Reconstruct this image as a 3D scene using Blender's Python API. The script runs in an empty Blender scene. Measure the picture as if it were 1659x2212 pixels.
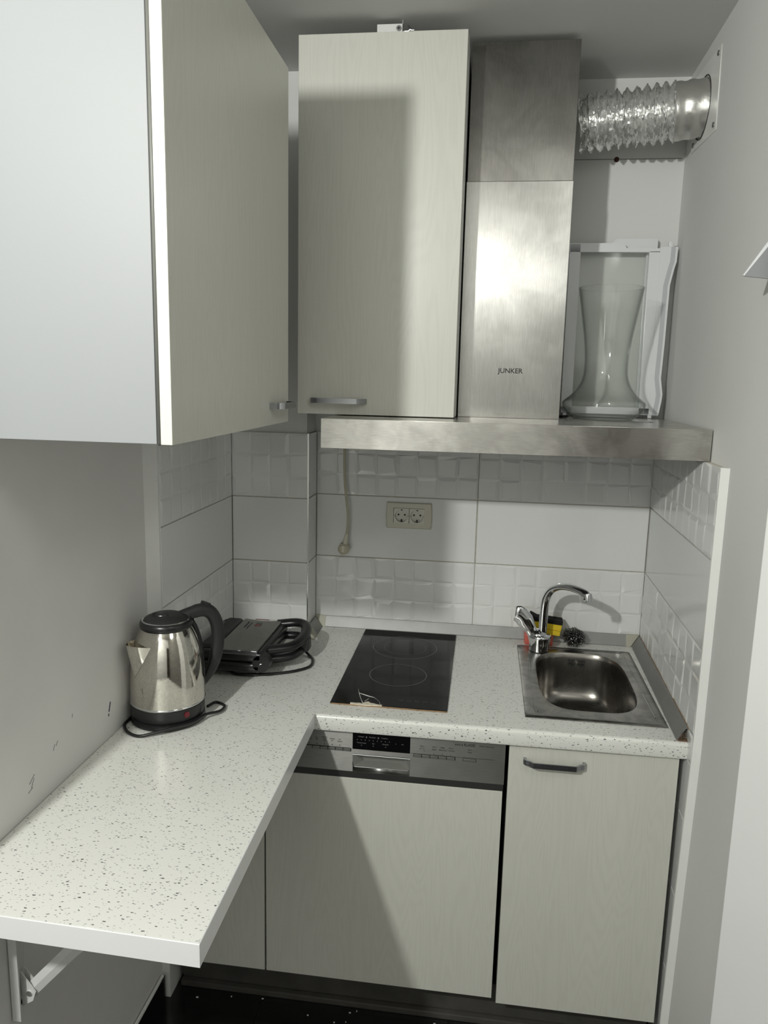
import bpy, bmesh, math, random
from mathutils import Vector, Matrix
random.seed(7)
PI = math.pi
FZ = 0.855            # height of the worktop above the floor; z below is counted from the worktop
scn = bpy.context.scene
COL = scn.collection

# ------------------------------------------------------------------ camera
cam = bpy.data.cameras.new('camera'); camo = bpy.data.objects.new('camera', cam); COL.objects.link(camo)
cam.sensor_fit = 'HORIZONTAL'; cam.sensor_width = 36.0; cam.lens = 36.0 * 1640.1 / 1659.0
cam.clip_start = 0.02
camo.location = (0.522, -2.3481, 0.8012 + FZ); camo.rotation_euler = (1.39641, -0.0228, 0.13267)
scn.camera = camo
scn.cycles.transparent_max_bounces = 32
# ------------------------------------------------------------------ world, lamps, exposure
w = bpy.data.worlds.new('room_air'); scn.world = w; w.use_nodes = True
w.node_tree.nodes['Background'].inputs[0].default_value = (0.93, 0.97, 1.0, 1)
w.node_tree.nodes['Background'].inputs[1].default_value = 0.10

def lamp(name, loc, power, radius, color):
    l = bpy.data.lights.new(name, 'POINT'); l.energy = power; l.shadow_soft_size = radius; l.color = color
    o = bpy.data.objects.new(name, l); COL.objects.link(o); o.location = (loc[0], loc[1], loc[2] + FZ); return o
lamp('room_bulb', (-0.340, -2.700, 1.415), 92, 0.038, (0.985, 1.0, 0.94))
lamp('added_fill_lamp', (1.45, -2.30, 1.80), 15, 0.25, (0.985, 1.0, 0.93))  # soft fill lamp added out of view to lift the left wall
vs = scn.view_settings
vs.view_transform = 'Standard'; vs.look = 'None'; vs.gamma = 1.0; vs.use_curve_mapping = False
vs.exposure = 0.32

# ------------------------------------------------------------------ materials
def nmat(name):
    m = bpy.data.materials.new(name); m.use_nodes = True
    nt = m.node_tree; b = nt.nodes['Principled BSDF']; return m, nt, b
def N(nt, typ, **kw):
    n = nt.nodes.new(typ)
    for k, v in kw.items():
        if k.startswith('_'): setattr(n, k[1:], v)
        else: n.inputs[k.replace('0', ' ') if k not in n.inputs else k].default_value = v
    return n
def P(name, col, rough=0.5, metal=0.0, noise=0.0, nscale=20, bump=0.0, bscale=200, stretch=None, aniso=0, spec=0.5, coat=0):
    m, nt, b = nmat(name)
    b.inputs['Roughness'].default_value = rough; b.inputs['Metallic'].default_value = metal
    b.inputs['Specular IOR Level'].default_value = spec; b.inputs['Coat Weight'].default_value = coat
    tc = N(nt, 'ShaderNodeTexCoord'); mp = N(nt, 'ShaderNodeMapping')
    nt.links.new(tc.outputs['Object'], mp.inputs[0])
    if stretch: mp.inputs['Scale'].default_value = stretch
    c = (*col, 1)
    n1 = N(nt, 'ShaderNodeTexNoise', Scale=nscale, Detail=4.0)
    nt.links.new(mp.outputs[0], n1.inputs['Vector'])
    mx = N(nt, 'ShaderNodeMix', _data_type='RGBA')
    mx.inputs[6].default_value = tuple(x * (1 - noise) for x in col) + (1,)
    mx.inputs[7].default_value = tuple(min(1, x * (1 + noise)) for x in col) + (1,)
    nt.links.new(n1.outputs[0], mx.inputs[0]); nt.links.new(mx.outputs[2], b.inputs['Base Color'])
    if bump:
        n2 = N(nt, 'ShaderNodeTexNoise', Scale=bscale, Detail=3.0)
        nt.links.new(mp.outputs[0], n2.inputs['Vector'])
        bp = N(nt, 'ShaderNodeBump', Strength=bump, Distance=0.002)
        nt.links.new(n2.outputs[0], bp.inputs['Height']); nt.links.new(bp.outputs[0], b.inputs['Normal'])
    return m
def steel(name, col, rough, stretch, smudge=0.3, sscale=9, aniso=0.0, tang=(1, 0, 0), dark=None, metal=1.0):
    """brushed stainless steel: fine stretched grain in the roughness and finger smears in the tint"""
    m, nt, b = nmat(name); b.inputs['Metallic'].default_value = metal
    tc = N(nt, 'ShaderNodeTexCoord'); mp = N(nt, 'ShaderNodeMapping'); mp.inputs['Scale'].default_value = stretch
    nt.links.new(tc.outputs['Object'], mp.inputs[0])
    g = N(nt, 'ShaderNodeTexNoise', Scale=60.0, Detail=3.0); nt.links.new(mp.outputs[0], g.inputs['Vector'])
    s = N(nt, 'ShaderNodeTexNoise', Scale=sscale, Detail=5.0, Roughness=0.62, Distortion=0.6); nt.links.new(tc.outputs['Object'], s.inputs['Vector'])
    rp = N(nt, 'ShaderNodeValToRGB'); rp.color_ramp.elements[0].position = 0.40; rp.color_ramp.elements[1].position = 0.60
    d = dark or tuple(x * (1 - smudge) for x in col)
    rp.color_ramp.elements[0].color = (*d, 1); rp.color_ramp.elements[1].color = (*col, 1)
    nt.links.new(s.outputs[0], rp.inputs[0])
    mx = N(nt, 'ShaderNodeMix', _data_type='RGBA', _blend_type='MULTIPLY'); mx.inputs[0].default_value = 0.35
    nt.links.new(rp.outputs[0], mx.inputs[6]); nt.links.new(g.outputs[0], mx.inputs[7]); nt.links.new(mx.outputs[2], b.inputs['Base Color'])
    mr = N(nt, 'ShaderNodeMapRange'); mr.inputs[3].default_value = rough * 0.8; mr.inputs[4].default_value = rough * 1.25
    nt.links.new(s.outputs[0], mr.inputs[0]); nt.links.new(mr.outputs[0], b.inputs['Roughness'])
    bp = N(nt, 'ShaderNodeBump', Strength=0.06, Distance=0.001)
    nt.links.new(g.outputs[0], bp.inputs['Height']); nt.links.new(bp.outputs[0], b.inputs['Normal'])
    if aniso:
        b.inputs['Anisotropic'].default_value = aniso          # brushing direction: highlights spread across it
        t = N(nt, 'ShaderNodeCombineXYZ')
        for k in range(3): t.inputs[k].default_value = tang[k]
        nt.links.new(t.outputs[0], b.inputs['Tangent'])
    return m
def wood(name, col, dark):
    """cream laminate with a fine upright ash grain"""
    m, nt, b = nmat(name); b.inputs['Roughness'].default_value = 0.33
    tc = N(nt, 'ShaderNodeTexCoord'); mp = N(nt, 'ShaderNodeMapping'); mp.inputs['Scale'].default_value = (1, 1, 0.035)
    nt.links.new(tc.outputs['Object'], mp.inputs[0])
    a = N(nt, 'ShaderNodeTexNoise', Scale=260.0, Detail=3.0, Roughness=0.6); nt.links.new(mp.outputs[0], a.inputs['Vector'])
    mp2 = N(nt, 'ShaderNodeMapping'); mp2.inputs['Scale'].default_value = (1, 1, 0.10); nt.links.new(tc.outputs['Object'], mp2.inputs[0])
    c = N(nt, 'ShaderNodeTexNoise', Scale=9.0, Detail=2.0, Distortion=0.3); nt.links.new(mp2.outputs[0], c.inputs['Vector'])
    wv = N(nt, 'ShaderNodeMath', _operation='MULTIPLY'); nt.links.new(c.outputs[0], wv.inputs[0]); wv.inputs[1].default_value = 190.0
    sn = N(nt, 'ShaderNodeMath', _operation='SINE'); nt.links.new(wv.outputs[0], sn.inputs[0])
    ad = N(nt, 'ShaderNodeMath', _operation='MULTIPLY_ADD'); nt.links.new(sn.outputs[0], ad.inputs[0]); ad.inputs[1].default_value = 0.16
    nt.links.new(a.outputs[0], ad.inputs[2])
    rp = N(nt, 'ShaderNodeValToRGB'); rp.color_ramp.elements[0].position = 0.28; rp.color_ramp.elements[1].position = 0.60
    rp.color_ramp.elements[0].color = (*dark, 1); rp.color_ramp.elements[1].color = (*col, 1)
    nt.links.new(ad.outputs[0], rp.inputs[0]); nt.links.new(rp.outputs[0], b.inputs['Base Color'])
    bp = N(nt, 'ShaderNodeBump', Strength=0.07, Distance=0.0006); nt.links.new(ad.outputs[0], bp.inputs['Height'])
    nt.links.new(bp.outputs[0], b.inputs['Normal'])
    return m
def speckle(name):
    """white laminate with small dark chips: cells of three stretched Voronoi layers"""
    m, nt, b = nmat(name); b.inputs['Roughness'].default_value = 0.24
    tc = N(nt, 'ShaderNodeTexCoord')
    warp = N(nt, 'ShaderNodeTexNoise', Scale=240.0, Detail=2.0); nt.links.new(tc.outputs['Object'], warp.inputs['Vector'])
    wsc = N(nt, 'ShaderNodeVectorMath', _operation='SCALE'); wsc.inputs['Scale'].default_value = 0.0032; nt.links.new(warp.outputs['Color'], wsc.inputs[0])
    base = N(nt, 'ShaderNodeVectorMath', _operation='ADD'); nt.links.new(tc.outputs['Object'], base.inputs[0]); nt.links.new(wsc.outputs[0], base.inputs[1])
    cl = N(nt, 'ShaderNodeTexNoise', Scale=7.0, Detail=3.0); nt.links.new(tc.outputs['Object'], cl.inputs['Vector'])
    cm = N(nt, 'ShaderNodeMix', _data_type='RGBA'); cm.inputs[6].default_value = (0.78, 0.775, 0.74, 1); cm.inputs[7].default_value = (0.83, 0.83, 0.795, 1)
    nt.links.new(cl.outputs[0], cm.inputs[0]); prev = cm.outputs[2]
    for k, (ang, sc, thr, keep, shade) in enumerate([(0.5, 150, 0.13, 0.34, 0.12), (-0.7, 185, 0.14, 0.44, 0.30), (1.7, 120, 0.10, 0.30, 0.20), (2.6, 215, 0.15, 0.52, 0.42)]):
        mp = N(nt, 'ShaderNodeMapping'); mp.inputs['Rotation'].default_value = (0.2 * k, 0.3, ang); mp.inputs['Scale'].default_value = (0.62, 1.35, 1.0)
        mp.inputs['Location'].default_value = (k * 1.7, k * 2.3, k * 0.9)
        nt.links.new(base.outputs[0], mp.inputs[0])
        v = N(nt, 'ShaderNodeTexVoronoi', Scale=float(sc)); nt.links.new(mp.outputs[0], v.inputs['Vector'])
        sep = N(nt, 'ShaderNodeSeparateColor'); nt.links.new(v.outputs['Color'], sep.inputs[0])
        th = N(nt, 'ShaderNodeMath', _operation='MULTIPLY_ADD'); nt.links.new(sep.outputs[0], th.inputs[0]); th.inputs[1].default_value = thr * 1.6; th.inputs[2].default_value = thr * 0.45
        lt = N(nt, 'ShaderNodeMath', _operation='LESS_THAN'); nt.links.new(v.outputs['Distance'], lt.inputs[0]); nt.links.new(th.outputs[0], lt.inputs[1])
        kp = N(nt, 'ShaderNodeMath', _operation='LESS_THAN'); nt.links.new(sep.outputs[1], kp.inputs[0]); kp.inputs[1].default_value = keep
        mu = N(nt, 'ShaderNodeMath', _operation='MULTIPLY'); nt.links.new(lt.outputs[0], mu.inputs[0]); nt.links.new(kp.outputs[0], mu.inputs[1])
        mx = N(nt, 'ShaderNodeMix', _data_type='RGBA'); nt.links.new(mu.outputs[0], mx.inputs[0]); nt.links.new(prev, mx.inputs[6])
        mx.inputs[7].default_value = (shade, shade, shade * 1.03, 1); prev = mx.outputs[2]
    nt.links.new(prev, b.inputs['Base Color'])
    return m
def glass(name, tint, edge, gl=0.08):
    """thin glass: clear seen face on, greyer and more mirroring at a glancing angle"""
    m, nt, b = nmat(name); nt.nodes.remove(b); out = nt.nodes['Material Output']
    lw = N(nt, 'ShaderNodeLayerWeight', Blend=0.5)
    mx = N(nt, 'ShaderNodeMix', _data_type='RGBA'); mx.inputs[6].default_value = (*tint, 1); mx.inputs[7].default_value = (*edge, 1)
    pe = N(nt, 'ShaderNodeMath', _operation='POWER'); nt.links.new(lw.outputs['Facing'], pe.inputs[0]); pe.inputs[1].default_value = 3.0
    nt.links.new(pe.outputs[0], mx.inputs[0])
    tr = N(nt, 'ShaderNodeBsdfTransparent'); nt.links.new(mx.outputs[2], tr.inputs[0])
    g = N(nt, 'ShaderNodeBsdfGlossy', Roughness=gl)
    pw = N(nt, 'ShaderNodeMath', _operation='POWER'); nt.links.new(lw.outputs['Facing'], pw.inputs[0]); pw.inputs[1].default_value = 4.0
    fr = N(nt, 'ShaderNodeMath', _operation='MULTIPLY_ADD'); nt.links.new(pw.outputs[0], fr.inputs[0]); fr.inputs[1].default_value = 0.5; fr.inputs[2].default_value = 0.035
    ms = N(nt, 'ShaderNodeMixShader'); nt.links.new(fr.outputs[0], ms.inputs[0]); nt.links.new(tr.outputs[0], ms.inputs[1]); nt.links.new(g.outputs[0], ms.inputs[2])
    df = N(nt, 'ShaderNodeBsdfDiffuse'); df.inputs[0].default_value = (0.7, 0.72, 0.70, 1)
    m2 = N(nt, 'ShaderNodeMixShader'); m2.inputs[0].default_value = 0.012
    nt.links.new(ms.outputs[0], m2.inputs[1]); nt.links.new(df.outputs[0], m2.inputs[2]); nt.links.new(m2.outputs[0], out.inputs[0])
    return m

M = dict(
    plaster=P('plaster_paint', (0.70, 0.70, 0.69), 0.75, noise=0.05, nscale=3, bump=0.12, bscale=60),
    plaster_worn=P('scuffed_plaster', (0.70, 0.69, 0.68), 0.7, noise=0.10, nscale=4, bump=0.15, bscale=40),
    ceiling=P('ceiling_paint', (0.66, 0.66, 0.65), 0.85, noise=0.03, nscale=3, bump=0.08, bscale=80),
    roomwall=P('beige_room_paint', (0.22, 0.215, 0.20), 0.8, noise=0.05, nscale=3),
    unseendoor=P('unseen_door_dark_brown', (0.045, 0.035, 0.028), 0.4, noise=0.2, nscale=8),
    doorpaint=P('white_door_paint', (0.86, 0.86, 0.86), 0.4, noise=0.03, nscale=5),
    tile=P('white_glazed_tile', (0.76, 0.765, 0.76), 0.11, noise=0.02, nscale=5),
    grout=P('grey_grout', (0.42, 0.40, 0.35), 0.9, noise=0.3, nscale=60),
    trimwhite=P('white_trim', (0.84, 0.84, 0.82), 0.3, noise=0.03),
    trimmetal=P('bright_metal_trim', (0.85, 0.85, 0.84), 0.25, metal=1.0, noise=0.05),
    caulk=P('white_caulk', (0.74, 0.74, 0.73), 0.6, noise=0.05, nscale=30),
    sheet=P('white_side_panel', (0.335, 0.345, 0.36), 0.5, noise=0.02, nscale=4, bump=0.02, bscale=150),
    edgeband=P('cream_edge_band', (0.80, 0.78, 0.69), 0.35, noise=0.03),
    wood=wood('cream_grained_laminate', (0.615, 0.612, 0.560), (0.59, 0.587, 0.535)),
    carcass=P('cabinet_carcass', (0.68, 0.68, 0.66), 0.5, noise=0.03),
    dark=P('dark_gap', (0.025, 0.025, 0.024), 0.6, noise=0.2),
    speck=speckle('speckled_white_laminate'),
    whiteedge=P('plain_white_edge', (0.80, 0.80, 0.81), 0.22, noise=0.015),
    hoodsteel=steel('smeared_hood_steel', (0.72, 0.70, 0.66), 0.24, (0.6, 1, 14), 0.22, 11, 0.6, (0, 0.25, 1)),
    chimsteel=steel('brushed_flue_steel', (0.52, 0.51, 0.488), 0.225, (14, 1, 0.5), 0.14, 7, 0.82),
    flueup=steel('dull_flue_steel', (0.34, 0.33, 0.31), 0.28, (14, 1, 0.5), 0.18, 6, 0.6),
    sinksteel=steel('worn_sink_steel', (0.52, 0.505, 0.48), 0.30, (6, 6, 6), 0.35, 22),
    bowlsteel=steel('sink_bowl_steel', (0.42, 0.40, 0.37), 0.26, (2, 2, 14), 0.15, 12),
    dwsteel=steel('dishwasher_steel', (0.38, 0.375, 0.36), 0.38, (0.5, 1, 16), 0.04, 9, 0.9, (0, 0, 1)),
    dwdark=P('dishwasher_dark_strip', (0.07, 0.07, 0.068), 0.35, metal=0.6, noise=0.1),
    kettlesteel=steel('kettle_polished_steel', (0.80, 0.77, 0.70), 0.085, (3, 3, 3), 0.07, 28),
    grillsteel=steel('grill_lid_steel', (0.46, 0.45, 0.43), 0.42, (10, 1, 1), 0.10, 15),
    chrome=P('chrome', (0.72, 0.73, 0.75), 0.06, metal=1.0, noise=0.06, nscale=30),
    brushed=P('ribbed_handle_metal', (0.42, 0.43, 0.45), 0.24, metal=1.0, noise=0.1),
    foil=P('crumpled_aluminium_foil', (0.86, 0.86, 0.85), 0.22, metal=0.85, noise=0.10, nscale=40, bump=0.5, bscale=90),
    stripsteel=P('worktop_strip_aluminium', (0.30, 0.30, 0.295), 0.45, metal=0.6, noise=0.10, nscale=25),
    stripcap=P('beige_strip_corner', (0.42, 0.41, 0.34), 0.5, noise=0.08),
    blackglass=P('black_hob_glass', (0.008, 0.008, 0.009), 0.07, noise=0.2, spec=0.2),
    ring=P('grey_printed_ring', (0.14, 0.14, 0.14), 0.3, noise=0.1),
    chip=P('chipped_glass_edge', (0.72, 0.66, 0.54), 0.7, noise=0.35, nscale=160),
    rust=P('rusty_sealant', (0.30, 0.19, 0.10), 0.8, noise=0.5, nscale=120),
    blackp=P('black_plastic', (0.012, 0.012, 0.013), 0.30, noise=0.15),
    blackm=P('matt_black_plastic', (0.018, 0.018, 0.019), 0.48, noise=0.15),
    rubber=P('black_cable_rubber', (0.010, 0.010, 0.011), 0.38, noise=0.1),
    display=P('black_display', (0.002, 0.002, 0.003), 0.30, noise=0.1, spec=0.2),
    button=P('grey_metal_button', (0.30, 0.30, 0.285), 0.3, metal=0.7, noise=0.05),
    greyplastic=P('grey_plastic_recess', (0.20, 0.20, 0.185), 0.4, noise=0.05),
    inkblack=P('black_print', (0.012, 0.012, 0.012), 0.5, noise=0.05),
    inkgrey=P('grey_print', (0.20, 0.20, 0.20), 0.5, noise=0.05),
    inkblue=P('dark_blue_ink', (0.012, 0.014, 0.05), 0.6, noise=0.3, nscale=300),
    cream=P('aged_cream_plastic', (0.62, 0.60, 0.50), 0.35, noise=0.03),
    creamlit=P('socket_insert_plastic', (0.68, 0.67, 0.60), 0.3, noise=0.03),
    cable=P('yellowed_cable', (0.50, 0.48, 0.36), 0.45, noise=0.06),
    fridgewhite=P('white_fridge_plastic', (0.74, 0.75, 0.77), 0.3, noise=0.02),
    fridgeshade=P('recess_shade_grey', (0.50, 0.51, 0.54), 0.4, noise=0.02),
    shadeplate=P('underside_shade_grey', (0.27, 0.275, 0.29), 0.5, noise=0.03),
    tape=P('silver_tape', (0.56, 0.55, 0.53), 0.34, metal=0.8, noise=0.12, nscale=30, bump=0.4, bscale=60),
    pane=glass('shelf_glass', (0.985, 0.99, 0.985), (0.75, 0.78, 0.76)),
    vase=glass('vase_glass', (0.996, 0.998, 0.996), (0.55, 0.58, 0.56), 0.04),
    yellow=P('yellow_sponge', (0.72, 0.52, 0.02), 0.8, noise=0.15, nscale=120, bump=0.4, bscale=260),
    scour=P('black_scouring_pad', (0.010, 0.010, 0.010), 0.95, noise=0.4, nscale=300, bump=0.8, bscale=300),
    red=P('red_plastic', (0.60, 0.13, 0.10), 0.4, noise=0.06),
    wool=P('steel_wool', (0.16, 0.157, 0.152), 0.20, metal=1.0, noise=0.3, nscale=80),
    redlight=P('red_indicator', (0.12, 0.006, 0.012), 0.25, noise=0.1),
    greenlight=P('green_indicator', (0.01, 0.06, 0.04), 0.25, noise=0.1),
    sticker=P('white_sticker', (0.66, 0.66, 0.63), 0.5, noise=0.05),
    floor=P('black_floor_tile', (0.010, 0.010, 0.010), 0.16, noise=0.3, nscale=12),
    plinth=P('dark_scuffed_plinth', (0.060, 0.057, 0.052), 0.55, noise=0.5, nscale=14),
    bracket=P('white_steel_bracket', (0.72, 0.72, 0.71), 0.35, noise=0.04),
    screw=P('zinc_screw', (0.30, 0.30, 0.30), 0.35, metal=1.0, noise=0.2, nscale=200),
    hole=P('brown_hole', (0.05, 0.018, 0.010), 0.9, noise=0.5, nscale=200),
    crackm=P('hairline_board_joint', (0.20, 0.20, 0.19), 0.9, noise=0.2),
    fibre=P('brown_fibre_debris', (0.16, 0.10, 0.06), 0.9, noise=0.4, nscale=200),
)

# ------------------------------------------------------------------ mesh helpers
def box(bm, x0, x1, y0, y1, z0, z1, bev=0.0, seg=2):
    r = bmesh.ops.create_cube(bm, size=1.0)
    vs_ = r['verts']
    bmesh.ops.scale(bm, vec=(abs(x1 - x0), abs(y1 - y0), abs(z1 - z0)), verts=vs_)
    bmesh.ops.translate(bm, vec=((x0 + x1) / 2, (y0 + y1) / 2, (z0 + z1) / 2), verts=vs_)
    if bev > 0:
        es = list({e for v in vs_ for e in v.link_edges})
        bmesh.ops.bevel(bm, geom=vs_ + es, offset=bev, segments=seg, affect='EDGES', profile=0.5, clamp_overlap=True)
def nb(): return bmesh.new()
def bx(*a, **k):
    bm = nb(); box(bm, *a, **k); return bm
def curve(pts, n=8, closed=False):
    """Catmull-Rom through the points"""
    p = [Vector(q) for q in pts]; out = []; m = len(p)
    for i in range(m if closed else m - 1):
        a = p[(i - 1) % m] if (closed or i > 0) else p[0] * 2 - p[1]
        b, c = p[i], p[(i + 1) % m]
        d = p[(i + 2) % m] if (closed or i + 2 < m) else p[-1] * 2 - p[-2]
        for k in range(n):
            t = k / n
            out.append(0.5 * ((2 * b) + (c - a) * t + (2 * a - 5 * b + 4 * c - d) * t * t + (3 * b - a - 3 * c + d) * t ** 3))
    if not closed: out.append(p[-1])
    return out
def tube(bm, pts, r, seg=10, closed=False, flat=1.0, up=None):
    """round (or flattened) bar swept along points; r a number or one per point"""
    p = [Vector(q) for q in pts]; n = len(p); rings = []; nrm = None
    for i in range(n):
        a = p[(i - 1) % n] if (closed or i > 0) else p[0]; c = p[(i + 1) % n] if (closed or i < n - 1) else p[-1]
        t = (c - a).normalized()
        if up is not None: nrm = Vector(up) - t * t.dot(Vector(up)); nrm.normalize()
        elif nrm is None:
            nrm = t.orthogonal().normalized()
        else:
            nrm = (nrm - t * t.dot(nrm)).normalized()
        bn = t.cross(nrm); rr = r[i] if isinstance(r, (list, tuple)) else r
        rings.append([bm.verts.new(p[i] + nrm * (math.cos(2 * PI * k / seg) * rr) + bn * (math.sin(2 * PI * k / seg) * rr * flat)) for k in range(seg)])
    for i in range(n if closed else n - 1):
        A, B = rings[i], rings[(i + 1) % n]
        for k in range(seg): bm.faces.new((A[k], A[(k + 1) % seg], B[(k + 1) % seg], B[k]))
    if not closed:
        bm.faces.new(rings[0][::-1]); bm.faces.new(rings[-1])
def lathe(bm, prof, c=(0, 0, 0), seg=48, sx=1.0, sy=1.0, close=False):
    rings = []
    for r, z in prof:
        if r < 1e-6: rings.append([bm.verts.new((c[0], c[1], c[2] + z))])
        else: rings.append([bm.verts.new((c[0] + sx * r * math.cos(2 * PI * k / seg), c[1] + sy * r * math.sin(2 * PI * k / seg), c[2] + z)) for k in range(seg)])
    for A, B in zip(rings, rings[1:]):
        for k in range(seg):
            k2 = (k + 1) % seg
            if len(A) == 1 and len(B) == 1: continue
            if len(A) == 1: bm.faces.new((A[0], B[k2], B[k]))
            elif len(B) == 1: bm.faces.new((A[k], A[k2], B[0]))
            else: bm.faces.new((A[k], A[k2], B[k2], B[k]))
def prism(bm, poly, fa, fb):
    """closed solid between two copies of a polygon mapped by fa and fb"""
    A = [bm.verts.new(fa(*q)) for q in poly]; B = [bm.verts.new(fb(*q)) for q in poly]; n = len(poly)
    bm.faces.new(A); bm.faces.new(B[::-1])
    for k in range(n): bm.faces.new((A[k], B[k], B[(k + 1) % n], A[(k + 1) % n]))
def disc(bm, c, r, axis, t, seg=20):
    """short cylinder, axis 0/1/2"""
    def f(s):
        def g(a, b):
            v = [0, 0, 0]; v[axis] = s * t / 2; v[(axis + 1) % 3] = a; v[(axis + 2) % 3] = b
            return (c[0] + v[0], c[1] + v[1], c[2] + v[2])
        return g
    prism(bm, [(r * math.cos(2 * PI * k / seg), r * math.sin(2 * PI * k / seg)) for k in range(seg)], f(1), f(-1))
def xform(bm, mat): bmesh.ops.transform(bm, matrix=mat, verts=bm.verts)

# ------------------------------------------------------------------ objects
ORG = {}
def finish(name, bm, m, org, smooth=40):
    bmesh.ops.recalc_face_normals(bm, faces=bm.faces)
    me = bpy.data.meshes.new(name)
    if org is not None: bmesh.ops.translate(bm, vec=(-org[0], -org[1], -org[2]), verts=bm.verts)
    bm.to_mesh(me); bm.free(); me.materials.append(M[m] if isinstance(m, str) else m)
    if smooth:
        me.set_sharp_from_angle(angle=math.radians(smooth))
        tot = sum(p_.area for p_ in me.polygons)
        for p_ in me.polygons: p_.use_smooth = p_.area < 0.035 * tot      # big faces stay flat, bevels are smooth
    o = bpy.data.objects.new(name, me); COL.objects.link(o)
    return o
def thing(name, label, cat, org, group=None):
    o = bpy.data.objects.new(name, None); o.empty_display_size = 0.05; COL.objects.link(o)
    o.location = (org[0], org[1], org[2] + FZ); o['label'] = label; o['category'] = cat
    if group: o['group'] = group
    ORG[o.name] = org; return o
def part(name, bm, m, parent, label=None, smooth=40):
    org = ORG[parent.name]; o = finish(name, bm, m, org, smooth); o.parent = parent; ORG[o.name] = org
    if label: o['label'] = label
    return o
def solo(name, bm, m, org, label, cat, smooth=40):
    o = finish(name, bm, m, org, smooth); o.location = (org[0], org[1], org[2] + FZ); o['label'] = label; o['category'] = cat
    ORG[o.name] = org; return o
def struct(name, bm, m, label=None, smooth=40):
    o = finish(name, bm, m, (0, 0, 0), smooth); o.location = (0, 0, FZ); o['kind'] = 'structure'; ORG[o.name] = (0, 0, 0)
    if label: o['label'] = label
    return o
def text(body, size, loc, m, parent, rot=(PI / 2, 0, 0), align='CENTER', sx=1.0, bold=0.0, name='lettering', th=0.0003):
    cu = bpy.data.curves.new('lettering', 'FONT'); cu.body = body; cu.size = size; cu.align_x = align; cu.extrude = th; cu.offset = bold; cu.resolution_u = 2
    to = bpy.data.objects.new('lettering', cu); COL.objects.link(to)
    me = bpy.data.meshes.new_from_object(to.evaluated_get(bpy.context.evaluated_depsgraph_get()))
    bpy.data.objects.remove(to); bpy.data.curves.remove(cu)
    bm = nb(); bm.from_mesh(me); bpy.data.meshes.remove(me)
    from mathutils import Euler
    xform(bm, Matrix.Translation(loc) @ Euler(rot).to_matrix().to_4x4() @ Matrix.Diagonal((sx, 1, 1, 1)))
    return part(name, bm, m, parent, smooth=0)

# ================================================================== SETTING
CE = 1.6377; GZ = -FZ
def rx(y, off=0.0): return 1.0291 + 0.0223 * y + off           # the right wall leans in a little towards the room
# floor: black tiles on a slab
floor = struct('floor', bx(-1.6, 1.7, -3.8, 0.1, GZ - 0.05, GZ - 0.004), 'dark')
for i in range(7):
    for j in range(7):
        x0 = -1.5 + 0.5 * i; y0 = 0.02 - 0.5 * (j + 1)
        part('tile', bx(x0 + .0015, x0 + .4985, y0 + .0015, y0 + .4985, GZ - 0.006, GZ, bev=0.0015, seg=1), 'floor', floor)
CR = 2.10                                   # the room behind the camera is higher than the kitchen niche
struct('ceiling', bx(-0.42, 1.70, -1.22, 0.1, CE, CR), 'ceiling')
struct('ceiling', bx(-1.6, 1.7, -3.8, -1.22, CR, CR + 0.05), 'roomwall')
struct('wall_rear', bx(-1.6, 1.7, -3.9, -3.8, GZ, CR), 'plaster')
struct('wall_side', bx(1.60, 1.70, -3.8, -0.80, GZ, CR), 'roomwall')
struct('wall_return', bx(1.12, 1.60, -0.90, -0.80, GZ, CR), 'roomwall')
struct('wall_far', bx(-1.7, -1.6, -3.8, -1.40, GZ, CR), 'roomwall')
struct('wall_jamb', bx(-1.6, -0.40, -1.50, -1.40, GZ, CR), 'roomwall')
d1 = struct('unseen_door', bx(1.10, 1.59, -3.80, -3.765, GZ, 1.25, bev=.003), 'unseendoor')  # unseen dark door, added for the dark band it mirrors in the steel
bm = nb(); tube(bm, [(1.16, -3.765, 0.18), (1.16, -3.725, 0.18), (1.26, -3.725, 0.18)], .008, 10); part('door_handle', bm, 'brushed', d1)  # handle of the added unseen door
# back wall with a hairline joint between two boards and an old drill hole
wb = struct('wall_back', bx(-0.32, 1.10, 0.007, 0.10, GZ, CE + .01), 'plaster')
bm = nb(); box(bm, 0.70, 1.036, 0.0055, 0.0075, 1.4255, 1.4269); part('crack', bm, 'crackm', wb)
bm = nb(); lathe(bm, [(0, -.001), (.004, -.001), (.0075, .0), (.0065, .0012), (0, .0012)], seg=14); xform(bm, Matrix.Translation((0.858, 0.0065, 1.4256)) @ Matrix.Rotation(PI / 2, 4, 'X')); part('drill_hole', bm, 'hole', wb)
wp = struct('wall_pillar', bx(-0.32, -0.007, -0.1066, 0.05, GZ, CE + .01), 'plaster')
# left wall: painted plaster, ends where the room widens; a thicker tiled stretch follows
wl = struct('wall_left', bx(-0.40, -0.268, -1.50, -0.60, GZ, CR), 'plaster_worn')
wt = struct('wall_corner', bx(-0.40, -0.2478, -0.645, -0.05, GZ, CE + .01), 'plaster')
bm = nb(); prism(bm, [(-0.270, -0.668), (-0.2418, -0.6455), (-0.2418, -0.636), (-0.268, -0.636)], lambda x, y: (x, y, -0.04), lambda x, y: (x, y, 0.70))
struct('trim_1', bm, 'caulk')
# right wall: a slab whose plaster face stands 14 mm behind the tile face, ending at the niche corner
def wallslab(y0, y1, off0, off1, z0, z1):
    bm = nb(); prism(bm, [(rx(y0, off0), y0), (rx(y1, off0), y1), (rx(y1, off1), y1), (rx(y0, off1), y0)], lambda x, y: (x, y, z0), lambda x, y: (x, y, z1)); return bm
wr = struct('wall_right', wallslab(0.05, -0.968, 0.014, 0.10, GZ, CE + .01), 'plaster')
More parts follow.
